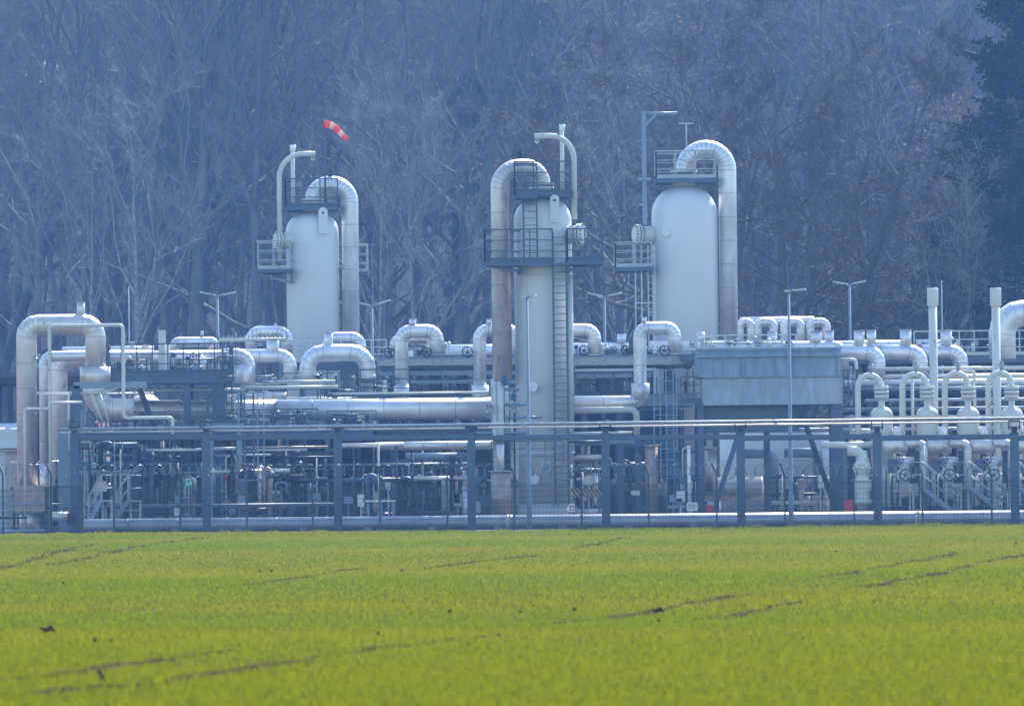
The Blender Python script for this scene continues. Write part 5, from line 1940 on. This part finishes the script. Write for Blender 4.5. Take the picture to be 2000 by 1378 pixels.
ORD = ['first', 'second', 'third', 'fourth', 'fifth', 'sixth', 'seventh', 'eighth']
for i in range(6):
    x0, x1 = GC[i], GC[i + 1]
    h = (x0 + x1) / 2
    bay = 'between the %s and %s gantry columns' % (ORD[i], ORD[i + 1])
    if i == 3:
        manifold('front manifold of thin risers in the bay just left of the middle tower foot', x0 + 5, 950, 231.8, 40, ytop=900)
        manifold('front manifold of thin risers %s, right of the tower' % bay, 1112, x1 - 6, 233, 41, ytop=845)
        manifold('rear manifold %s, right of the middle tower' % bay, 1110, x1 + 5, 240, 43, ytop=835)
        continue
    if i == 5:
        manifold('low manifold under the braces %s' % bay, x0 + 60, x1 - 95, 243, 48, ytop=925)
        continue
    if i == 4:
        manifold('front manifold %s, beside the trestle' % bay, x0 + 12, h - 40, 239, 45, ytop=890)
        manifold('front manifold %s, in front of the drum' % bay, h - 10, h + 50, 233, 46, ytop=880, n=5)
        continue
    manifold('front left manifold of risers and valves %s' % bay, x0 + 8, h - 2, 232.2, 20 + i)
    manifold('front right manifold of risers and valves %s' % bay, h + 2, x1 - 8, 233.6, 30 + i)
    manifold('rear left manifold, taller, %s' % bay, x0 + 5, h, 240.5, 50 + i, ytop=835)
    manifold('rear right manifold, taller, %s' % bay, h + 4, x1 - 4, 243, 60 + i, ytop=830)
manifold('manifold of small pipes below the portal frame left of the first gantry column', 20, 140, 241, 70, ytop=900)
manifold('rear manifold behind the valve stations at the right edge, left half', 1725, 1860, 242, 71, ytop=850)
manifold('rear manifold behind the valve stations at the right edge, right half', 1865, 2040, 243, 72, ytop=850)
for i, (x0, x1, ytop, Y, mk, lab) in enumerate((  # plain boxes added as a dark backdrop behind the pipework
        (165, 330, 842, 249, 'steeld', 'dark box added to darken the back of the first bay'), (335, 520, 836, 251, 'steel', 'blue box added to darken the back of the second bay, left'), (524, 735, 846, 250, 'steeld', 'dark box added to darken the back of the second and third bays'),
        (740, 1010, 800, 253, 'steel', 'long blue box added to darken the space under the rack left of the middle tower'), (1112, 1200, 806, 253, 'steeld', 'dark box added to darken the space under the rack right of the middle tower'), (1205, 1380, 800, 252.5, 'steel', 'blue box added to darken the space under the rack left of the trough'),
        (1655, 1850, 862, 254, 'steel', 'blue box added to darken the space behind the cream vessels, left'), (1856, 2090, 858, 255, 'steeld', 'dark box added to darken the space behind the cream vessels, right'), (-60, 150, 800, 262, 'steel', 'blue box added to darken the space behind the small building at the left edge'))):
    a, b = P(x0, 900, Y).x, P(x1, 900, Y).x
    z = P((x0 + x1) / 2, ytop, Y).z
    t = thing('dark_backdrop_box', lab, 'equipment module', ((a + b) / 2, Y, 0), 'large boxes added to darken the back of the plant')
    mb = MB()
    mb.box(((a + b) / 2, Y + 1.6, z / 2), (b - a, 3, z))
    k = int((b - a) / 0.9)
    for j in range(k + 1):
        mb.box((a + 0.05 + (b - a - 0.1) * j / k, Y + 0.07, z / 2), (0.07, 0.06, z - 0.02))
    for zz in (0.8, 1.9, 3.0):
        if zz < z:
            mb.box(((a + b) / 2, Y + 0.02, zz), (b - a, 0.04, 0.07))
    mb.build('housing', M[mk], t)
    for j in range(k):
        if R.random() < 0.5:
            x = a + (b - a) * (j + 0.5) / k
            mb = MB()
            mb.box((x, Y + 0.06, R.uniform(0.8, z - 0.5)), (0.5, 0.06, R.uniform(0.4, 0.9)))
            mb.build('panel', M[R.choice(('steell', 'steel', 'beige', 'galv'))], t)
# long lines of pipe through all bays
for i, (yy, x0, x1, r, mk, Y, lab) in enumerate((
        (889, 160, 655, 3, 'steell', 238, 'long grey line at head height through the first two bays'), (898, 270, 650, 6, 'steel', 239, 'thick blue line through the first two bays'), (908, 160, 262, 7, 'steel', 235, 'blue beam like line over the stairs'),
        (917, 400, 655, 3, 'steell', 237, 'grey line with bends through the second bay'), (904, 665, 915, 7, 'steel', 240, 'thick dark line through the third bay'), (846, 150, 640, 4, 'steell', 241, 'pale line just above the gantry beam through the first two bays'),
        (838, 600, 1000, 5, 'clad', 242, 'clad line just above the gantry beam in the third bay'), (912, 1130, 1300, 5, 'steel', 242, 'blue line behind the trestle'), (846, 1120, 1235, 3, 'cream', 237, 'cream line right of the middle tower above the gantry beam'),
        (990, 150, 655, 4, 'steel', 229, 'low blue line behind the ground pipe in the first two bays'), (936, 1110, 1180, 3, 'raill', 236, 'thin pale line right of the middle tower foot'),
        (930, 1665, 1990, 3.2, 'galv', 236, 'galvanised line behind the valve station handwheels'), (907, 665, 915, 2.2, 'raill', 238, 'thin pale line through the third bay'))):
    pipe('long_pipe', lab, [(x0, yy), (x1, yy)], Y, r, mk, seams=False, n=12)
rack('low steel deck added to shade the first two bays under the big duct', 165, 730, [842], 236, 6, [(262, 5), (340, 4), (465, 5), (560, 4), (640, 5)], mk='steel', rails=((420, 620, 842, 800, False),))  # deck put in as an occluder, keeps the bays below in shade
rack('steel deck added to shade the third bay under the bluish duct', 735, 955, [832], 240, 5, [(770, 7), (812, 6), (846, 5), (893, 4)], mk='steel')  # likewise added to cast shade into the bay under it


def deck_kit(label, x0, x1, ydeck, Y, hpx, seed, dens=0.3):
    """small bore pipework, valves and boxes standing on an elevated deck"""
    r_ = random.Random(seed)
    a, b = P(x0, ydeck, Y), P(x1, ydeck, Y)
    z0 = P((x0 + x1) / 2, ydeck, Y).z
    W_, H_ = b.x - a.x, hpx / S(Y)
    t = thing('instrument_pipework', label, 'pipework', ((a.x + b.x) / 2, Y, z0), 'small bore pipework on the decks')
    for k in range(2 + int(H_ > 0.8)):
        z = z0 + H_ * r_.uniform(0.25, 1)
        xs = sorted((a.x + W_ * r_.uniform(0, 0.4), a.x + W_ * r_.uniform(0.6, 1)))
        MB().tube([(xs[0], Y + r_.uniform(-.2, .3), z), (xs[1], Y + r_.uniform(-.2, .3), z)], r_.choice((0.02, 0.03, 0.045)), 8).build('header', M[r_.choice(('steell', 'cream', 'rail', 'galv'))], t)
    for i in range(max(3, int(W_ / dens))):
        x = a.x + W_ * r_.random()
        y = Y + r_.uniform(-0.4, 0.6)
        z = z0 + H_ * r_.uniform(0.3, 1.0)
        rr = r_.choice((0.015, 0.02, 0.03, 0.05))
        mk = r_.choice(('rail', 'rail', 'steell', 'cream', 'steel', 'galv'))
        v = MB().tube([(x, y, z0), (x, y, z)], rr, 8).build('riser', M[mk], t)
        q = r_.random()
        if q < 0.3:
            MB().wheel((x, y - 0.12, z), r_.uniform(0.07, 0.14)).build('handwheel', M['steeld'], v)
        elif q < 0.55:
            MB().lathe((x, y, z - 0.02), [(0.03, 0), (0.09, 0.03), (0.09, 0.1), (0.03, 0.16)], 10).build('valve_head', M[r_.choice(('white', 'cream', 'steeld', 'galv'))], v)
        elif q < 0.65:
            MB().box((x, y - 0.1, z - 0.1), (0.2, 0.12, 0.26)).build('instrument_box', M[r_.choice(('white', 'beige', 'steell'))], v)
    return t


for i, (x0, x1, yd, Y, h, lab) in enumerate((
        (212, 300, 728, 237.6, 34, 'small pipes and valves on the left half of the blue walkway'), (330, 440, 728, 237.9, 38, 'small pipes and valves on the right half of the blue walkway'),
        (480, 560, 776, 242, 46, 'small pipes and valves below the two clad elbows, left of the big arch'), (615, 700, 776, 240, 44, 'small pipes and valves framed by the big clad arch'),
        (700, 768, 776, 240, 40, 'small pipes and valves right below the right leg of the big arch'), (745, 850, 772, 244.6, 66, 'small bore pipework on the rack between first and second valve loops'),
        (850, 930, 772, 244.8, 62, 'small bore pipework on the rack left of the second valve loop'), (1122, 1232, 772, 244.6, 62, 'small bore pipework on the rack right of the middle tower'),
        (1270, 1358, 772, 244.8, 66, 'small bore pipework on the rack left of the trough'), (740, 880, 694, 245.5, 22, 'low valve pieces along the rack top left of the tower'),
        (1125, 1330, 694, 245.5, 20, 'low valve pieces along the rack top right of the tower'), (1345, 1550, 684, 242.5, 22, 'low fittings on the deck behind the trough top'),
        (1660, 1780, 790, 250.5, 60, 'small bore pipework behind the first two cream U pipes'), (1780, 1900, 790, 250.5, 60, 'small bore pipework behind the middle cream U pipes'),
        (1900, 2040, 790, 250.5, 60, 'small bore pipework behind the rightmost cream U pipe'), (1790, 1930, 694, 251, 34, 'fittings on the right walkway deck'),
        (430, 620, 842, 237.5, 36, 'small pipes and valves on the low deck of the second bay'), (640, 735, 842, 237.5, 34, 'small pipes and valves on the low deck left of the third column'),
        (740, 950, 832, 241.5, 30, 'small pipes and valves on the deck of the third bay'), (180, 330, 842, 237.5, 34, 'small pipes and valves on the low deck of the first bay'),
        (60, 200, 735, 252.6, 40, 'small pipes on the dark deck behind the left loops'))):
    deck_kit(lab, x0, x1, yd, Y, h, 200 + i, 0.11)
for i, (x0, x1, y, lab) in enumerate(((428, 560, 664, 'row of small bolted fittings on a slim line left of the windsock tower'), (590, 640, 744, 'short row of bolted fittings beneath the arch stub'))):
    w = plumb([(x0, y), (x1, y)], 246)
    t = thing('fitting_row', lab, 'fittings', (w[0].x, 246, w[0].z))
    MB().tube(w, 0.09, 10).build('line', M['cream'], t)
    n = int((x1 - x0) / 8)
    for k in range(n + 1):
        p = w[0].lerp(w[1], k / n)
        MB().tube([p, p + Vector((0, 0, 0.17 + 0.12 * (k % 4 == 0)))], 0.035, 8).build('fitting', M['galv'], t)
    for k in (0.1, 0.9):
        p = w[0].lerp(w[1], k)
        MB().box((p.x, 246, p.z / 2 - 0.05), (0.1, 0.1, p.z - 0.05)).build('support', M['steell'], t)

for i, (x0, x1, yd, Y, hp, lab) in enumerate(((752, 1000, 772, 243.8, 50, 'thin dark guard rail along the lower rack deck left of the middle tower'), (480, 735, 776, 241.2, 48, 'thin dark guard rail in front of the elbows left of centre'),
        (1124, 1236, 772, 243.2, 46, 'thin dark guard rail on the lower rack deck right of the middle tower'), (170, 400, 842, 235.8, 38, 'thin dark guard rail on the low deck behind the first gantry bay'),
        (640, 735, 842, 235.8, 40, 'thin dark guard rail on the low deck left of the third column'), (740, 955, 832, 239.8, 36, 'thin dark guard rail on the deck of the third bay'),
        (1660, 2040, 790, 251.8, 44, 'thin dark guard rail behind the cream vessels'), (960, 1100, 905, 232.2, 44, 'thin dark guard rail round the foot of the middle tower'))):
    a, b = P(x0, yd, Y), P(x1, yd, Y)
    z = P((x0 + x1) / 2, yd, Y).z
    o = railing([(a.x, Y, z), (b.x, Y, z)], hp / S(Y), 0.8, 'rail', None, False, 0.04, name='guard_rail')
    tag(o, lab, 'railing')

# ------------------------------------------------------------------ trees
def grow(seed, H=26, trunk_r=0.28, start=0.3, spread=0.75, nlimb=13, twig=8, up=0.28, l2=6, l3=6, fork=False, low=False, twl=0.75):
    """a bare tree: trunk mesh (trunk and limbs) and crown mesh (branches and twigs)"""
    r_ = random.Random(seed)
    tb, cb = MB(), MB()

    def rnd(d, a):
        v = Vector((r_.gauss(0, 1), r_.gauss(0, 1), r_.gauss(0, 1)))
        v = v - d * v.dot(d)
        if v.length < 1e-3:
            v = Vector((1, 0, 0))
        return (d * math.cos(a) + v.normalized() * math.sin(a)).normalized()

    def path(p, d, L, k, wob, grav):
        pts = [p.copy()]
        for i in range(k):
            d = rnd(d, wob * r_.uniform(0.3, 1))
            d = (d + Vector((0, 0, grav))).normalized()
            p = p + d * (L / k)
            pts.append(p.copy())
        return pts, d

    def twigs(p, d, L):
        for _ in range(twig):
            e = rnd(d, r_.uniform(0.3, 1.0))
            e = (e + Vector((0, 0, 0.15))).normalized()
            ln = L * r_.uniform(0.5, 1.3)
            q = p + d * r_.uniform(-0.5, 0.3) * L
            m = q + e * ln * 0.5
            t_ = q + rnd(e, 0.25) * ln
            w = 0.011
            s = Vector((r_.uniform(-1, 1), r_.uniform(-.5, .5), r_.uniform(-1, 1))).normalized() * w
            b = len(cb.v)
            cb.v += [tuple(q - s), tuple(q + s), tuple(m + s * .7), tuple(m - s * .7), tuple(t_)]
            cb.face([b, b + 1, b + 2, b + 3])
            cb.face([b + 3, b + 2, b + 4])

    def branch(p, d, L, r, lev):
        k = (7, 5, 4, 3)[min(lev, 3)]
        pts, de = path(p, d, L, k, (0.10, 0.3, 0.34, 0.38)[min(lev, 3)], up * (0.35, 0.5, 0.35, 0.3)[min(lev, 3)])
        rad = [max(0.012, r * (1 - 0.82 * i / k)) for i in range(k + 1)]
        (tb if lev <= 1 else cb).tube(pts, rad, (8, 5, 3, 3)[min(lev, 3)], False)
        if lev == 3:
            for i in range(1, k + 1):
                twigs(pts[i], de, twl)
            return
        nc = (nlimb, l2, l3)[lev]
        for i in range(nc):
            f = (start + (1 - start) * (i + r_.random()) / nc) if lev == 0 else (0.22 + 0.78 * (i + r_.random()) / nc)
            f = min(0.99, f)
            j = min(k - 1, int(f * k))
            q = pts[j].lerp(pts[j + 1], f * k - j)
            dd = (pts[j + 1] - pts[j]).normalized()
            c = rnd(dd, spread * r_.uniform(0.7, 1.25) * (1.15 - 0.4 * f if lev == 0 else 1))
            ln = L * ((0.52, 0.5, 0.45)[lev]) * (1.25 - 0.75 * f) * r_.uniform(0.75, 1.2)
            branch(q, c, ln, max(0.014, r * (1 - 0.8 * f) * 0.62), lev + 1)
        if lev == 0:
            twigs(pts[-1], de, 1)

    if fork:
        branch(Vector((0, 0, -0.3)), Vector((0.02, 0, 1)), H * 0.22, trunk_r * 1.2, 0) if False else None
        tb.tube([(0, 0, -0.3), (0.05, 0, H * 0.1), (0, 0, H * 0.17)], [trunk_r * 1.5, trunk_r * 1.2, trunk_r * 1.15], 9, False)
        for s_ in fork:
            d = Vector((math.sin(s_), r_.uniform(-.15, .15), math.cos(s_))).normalized()
            branch(Vector((0, 0, H * 0.15)), d, H * 0.85, trunk_r * 0.8, 0)
    else:
        branch(Vector((0, 0, -0.3)), Vector((r_.uniform(-.03, .03), 0, 1)), H, trunk_r, 0)
    return tb, cb


def mesh_of(mb, name, m):
    me = bpy.data.meshes.new(name)
    a = np.array(mb.v, dtype=np.float32)
    me.vertices.add(len(a))
    me.vertices.foreach_set('co', a.reshape(-1))
    tot = np.array([len(f) for f in mb.f], dtype=np.int32)
    idx = np.concatenate([np.array(f, dtype=np.int32) for f in mb.f])
    me.loops.add(len(idx))
    me.loops.foreach_set('vertex_index', idx)
    me.polygons.add(len(tot))
    me.polygons.foreach_set('loop_start', np.concatenate([[0], np.cumsum(tot)[:-1]]).astype(np.int32))
    me.update()
    me.validate()
    me.materials.append(m)
    return me


KIND = []
specs = [dict(seed=1, H=27, trunk_r=0.30, start=0.30, spread=0.70), dict(seed=2, H=29, trunk_r=0.26, start=0.42, spread=0.6, nlimb=12), dict(seed=3, H=25, trunk_r=0.34, start=0.22, spread=0.9, nlimb=12),
         dict(seed=4, H=28, trunk_r=0.3, start=0.25, spread=0.55, fork=(-0.2, 0.16), nlimb=8), dict(seed=5, H=22, trunk_r=0.15, start=0.25, spread=0.6, nlimb=14, l3=5), dict(seed=6, H=26, trunk_r=0.38, start=0.2, spread=0.8, fork=(-0.35, 0.05, 0.4), nlimb=7, l2=5)]
for i, s_ in enumerate(specs):
    tb, cb = grow(**s_)
    KIND.append((mesh_of(tb, 'trunk', M['bark']), mesh_of(cb, 'crown', M['twigr'] if i in (2, 4) else M['twig'])))


def tree(label, kind, x, y, sc_=1.0, rz=0.0, group=None, name='bare_tree', cat='tree'):
    t = thing(name, label, cat, (x, y, hillz(x, y)), group)
    t.rotation_euler = (0, 0, rz)
    t.scale = (sc_, sc_, sc_)
    for nm, me in zip(('trunk', 'crown'), kind):
        o = bpy.data.objects.new(nm, me)
        sc.collection.objects.link(o)
        o.parent = t
    return t


# the trees one can tell apart at the wood's edge
EDGE = [(70, 274, 0, 1.0, 0.3, 'bare tree at the wood edge above the far left pipe loop'), (178, 276, 1, 1.0, 1.2, 'tall straight bare tree left of the double trunked one'),
        (372, 273, 3, 1.08, 2.0, 'double trunked bare tree above the left twin lamp'), (404, 277, 0, 1.02, 4.0, 'bare tree leaning against the double trunked one'),
        (492, 272, 1, 1.1, 5.0, 'straight bare tree just left of the windsock tower'), (640, 279, 2, 1.0, 0.8, 'bare tree rising behind the windsock'),
        (735, 275, 4, 1.0, 0.2, 'slender bare tree right of the windsock tower'), (872, 272, 3, 1.12, 3.5, 'broad double stemmed bare tree between left and middle towers'),
        (905, 277, 2, 1.02, 2.5, 'bare tree with low limbs behind the broad double stemmed one'), (1046, 272, 0, 1.08, 5.8, 'knotty bare tree directly above the middle tower'),
        (1205, 276, 1, 0.95, 1.0, 'bare tree between the middle and the right tower'), (1440, 279, 2, 1.0, 3.3, 'bare tree right behind the right tower pipe'),
        (1700, 277, 5, 0.95, 1.4, 'many stemmed bare tree above the right lamp posts'), (280, 280, 4, 1.05, 0, 'thin bare tree between the left lamp and the tall loop'), (560, 281, 5, 1.0, 2.2, 'many stemmed bare tree behind the left tower platform')]
EDGEK = []
for a_, b_ in KIND:
    c_, d_ = a_.copy(), b_.copy()
    c_.materials[0] = M['barkd']
    d_.materials[0] = M['twigm']  # darker bark and twigs put the edge trees' silhouette into the colour
    EDGEK.append((c_, d_))
for px, Y, k, s_, rz, lab in EDGE:
    Y *= 1.42
    tree(lab, EDGEK[k], P(px, 700, Y).x, Y, s_ * 1.42, rz)

# the wide dark oak in front of the wood, right
tb, cb = grow(21, H=20, trunk_r=0.45, start=0.08, spread=0.95, nlimb=10, twig=9, up=0.12, l2=8, l3=7, fork=(-0.95, -0.5, 0.0, 0.5, 0.95), low=True, twl=0.6)
oak = (mesh_of(tb, 'trunk', M['barkd']), mesh_of(cb, 'crown', M['twigd']))
tree('wide spreading dark bare oak in front of the wood between right tower and pine', oak, P(1545, 700, 300).x, 300, 1.12, 0.2, name='bare_oak')
tree('low spreading bare oak with pale twigs at the foot of the pine', oak, P(1835, 700, 304).x, 304, 0.8, 2.6, name='bare_oak')

# the wood behind: single trees in rows
rt = random.Random(77)
nrow = 0
for row, Y in enumerate((284, 288, 293, 299, 306, 314, 323, 333, 344, 356)):
    Y *= 1.5
    hw = Y * 0.0874 + 9
    n = int(2 * hw / (5.6 + row * 0.3))
    for i in range(n):
        x = -hw + 2 * hw * (i + rt.uniform(0.1, 0.9)) / n
        tree('bare grey brown deciduous tree standing in the dense wood behind the plant', KIND[rt.randrange(6)], x, Y + rt.uniform(-3, 3), rt.uniform(0.82, 1.12) * 1.5, rt.uniform(0, 6.28), group='bare trees of the dense wood')
        nrow += 1
print('wood trees', nrow)

# birches (pale slim stems)
tb, cb = grow(31, H=17, trunk_r=0.10, start=0.3, spread=0.5, nlimb=12, l2=4, l3=4, twig=6)
bir = (mesh_of(tb, 'trunk', M['bark2']), mesh_of(cb, 'crown', M['twigm']))
for px, Y, lab in ((268, 270, 'pale slim birch behind the blue walkway'), (733, 270, 'pale slim birch stem right of the windsock tower lamp'), (822, 273, 'pale slim birch between the windsock tower and the valve row'), (160, 276, 'pale slim birch behind the tall left loop'), (1215, 274, 'pale slim birch between middle and right towers')):
    Y *= 1.3
    tree(lab, bir, P(px, 700, Y).x, Y, 1.3, px * 0.1, name='birch')

# dark pine at the right edge
def conifer(seed, H, r0, base, taper=0.8):
    r_ = random.Random(seed)
    tb, cb = MB(), MB()
    tb.tube([(0, 0, -0.3), (0.1, 0, H * .5), (0, 0, H)], [0.38, 0.25, 0.04], 9, False)
    n = 135
    for i in range(n):
        f = base + (1 - base) * (i + r_.random()) / n
        z = H * f
        Lr = r0 * (1 - ((f - base) / (1 - base)) ** 1.1 * taper) * r_.choice((0.55, 0.8, 1.0, 1.25)) * r_.uniform(0.85, 1.15)
        a = r_.uniform(0, 2 * PI)
        d = Vector((math.cos(a), math.sin(a), r_.uniform(0.0, 0.35)))
        p = Vector((0, 0, z))
        e = p + d * Lr
        mid = p.lerp(e, 0.6) + Vector((0, 0, -0.25))
        tb.tube([p, mid, e], [0.06, 0.035, 0.01], 4, False)
        for j in range(int(30 + Lr * 13)):
            k_ = r_.uniform(0.3, 1.03)
            q = p.lerp(e, k_) + Vector((r_.gauss(0, .3), r_.gauss(0, .3), r_.gauss(0, .13) - 0.35 * math.sin(k_ * 3)))
            for m_ in range(7):
                v = Vector((r_.gauss(0, 1), r_.gauss(0, 1), r_.gauss(0.3, .8))).normalized() * r_.uniform(0.16, 0.34)
                s = v.cross(Vector((r_.uniform(-1, 1), r_.uniform(-1, 1), r_.uniform(-1, 1)))).normalized() * 0.05
                b = len(cb.v)
                cb.v += [tuple(q - s), tuple(q + s), tuple(q + v)]
                cb.face([b, b + 1, b + 2])
    return tb, cb


tb, cb = conifer(9, 27, 4.3, 0.30, 0.86)
pine = (mesh_of(tb, 'trunk', M['bark']), mesh_of(cb, 'crown', M['needle']))
tree('tall dark evergreen pine filling the upper right corner', pine, P(1984, 600, 300).x, 300, 1.15, 0.4, name='pine')
tree('second dark pine behind the first at the right edge', pine, P(2085, 600, 308).x, 308, 1.24, 2.4, name='pine')
tree('smaller dark evergreen low down at the right edge behind the walkway', pine, P(2010, 600, 292).x, 292, 0.68, 4.4, name='pine')

# oak that kept its brown leaves
r_ = random.Random(15)
tb, cb0 = grow(41, H=13, trunk_r=0.2, start=0.15, spread=0.9, nlimb=12, twig=3, l2=5, l3=4)
cb = MB()
for k in range(0, len(cb0.v), 9):
    if r_.random() < 0.8:
        q = Vector(cb0.v[k])
        for m_ in range(2):
            q2 = q + Vector((r_.gauss(0, .25), r_.gauss(0, .25), r_.gauss(0, .2)))
            u = Vector((r_.uniform(-1, 1), r_.uniform(-1, 1), r_.uniform(-1, 1))).normalized() * 0.06
            v = u.cross(Vector((r_.uniform(-1, 1), 0.3, r_.uniform(-1, 1)))).normalized() * 0.05
            b = len(cb.v)
            cb.v += [tuple(q2 - u), tuple(q2 + v), tuple(q2 + u), tuple(q2 - v)]
            cb.face([b, b + 1, b + 2, b + 3])
me_t, me_tw, me_l = mesh_of(tb, 'trunk', M['bark']), mesh_of(cb0, 'crown', M['twigm']), mesh_of(cb, 'leaves', M['dryleaf'])
for px, Y, s_, lab in ((1905, 263, 1.0, 'small oak with dry brown leaves in front of the pine'), (1850, 270, 1.25, 'taller oak with dry leaves left of the pine'), (1290, 360, 2.2, 'tall tree with reddish dry leaves above the right tower')):
    Y *= 1.12
    t = tree(lab, (me_t, me_tw), P(px, 650, Y).x, Y, s_ * 1.12, px * .3, name='leafy_oak')
    o = bpy.data.objects.new('leaves', me_l)
    sc.collection.objects.link(o)
    o.parent = t

# undergrowth, one mass nobody could count
rng = np.random.default_rng(8)
n = 170000
x = rng.uniform(-68, 68, n)
y = 385 + rng.random(n) ** 0.7 * 180
keep = np.abs(x) < y * 0.0874 + 9
x, y = x[keep], y[keep]
n = len(x)
hz_ = np.array([hillz(a, b) for a, b in zip(x, y)])
hgt = rng.gamma(2.2, 1.4, n) * (1 + 0.5 * np.sin(x * 0.35) * np.sin(y * 0.2))
p0 = np.stack([x, y, hz_ + rng.random(n) * hgt * 0.8], 1)
d = rng.normal(0, 1, (n, 3))
d[:, 2] = np.abs(d[:, 2]) * 1.6 + 0.4
d /= np.linalg.norm(d, axis=1)[:, None]
L = rng.uniform(0.7, 2.4, n)[:, None]
s = rng.normal(0, 1, (n, 3))
s /= np.linalg.norm(s, axis=1)[:, None]
v = np.stack([p0 - s * 0.02, p0 + s * 0.02, p0 + d * L], 1)
me = bpy.data.meshes.new('undergrowth')
me.vertices.add(n * 3)
me.vertices.foreach_set('co', v.reshape(-1))
me.loops.add(n * 3)
me.loops.foreach_set('vertex_index', np.arange(n * 3, dtype=np.int32))
me.polygons.add(n)
me.polygons.foreach_set('loop_start', np.arange(0, n * 3, 3, dtype=np.int32))
me.update()
me.materials.append(M['twigm'])
o = bpy.data.objects.new('undergrowth', me)
sc.collection.objects.link(o)
tag(o, 'leafless brushwood covering the floor of the wood behind the plant', 'undergrowth', kind='stuff')

# ------------------------------------------------------------------ haze
mb = MB()
mb.box((0, 370, 44), (1000, 830, 92))
hz = mb.build('haze', M['white'])
hm = bpy.data.materials.new('haze_air')
hm.use_nodes = True
hn = hm.node_tree
hn.nodes.clear()
ho = hn.nodes.new('ShaderNodeOutputMaterial')
hv = hn.nodes.new('ShaderNodeVolumePrincipled')
hv.inputs['Color'].default_value = (*HAZE_COLOR, 1)
hv.inputs['Density'].default_value = HAZE_DENSITY
hv.inputs['Anisotropy'].default_value = 0.35
hn.links.new(hv.outputs[0], ho.inputs['Volume'])
hz.data.materials.clear()
hz.data.materials.append(hm)
tag(hz, 'thin blue haze hanging in the air between camera and wood', 'haze', kind='stuff')
for o in bpy.data.objects:
    if '_o' in o:
        del o['_o']
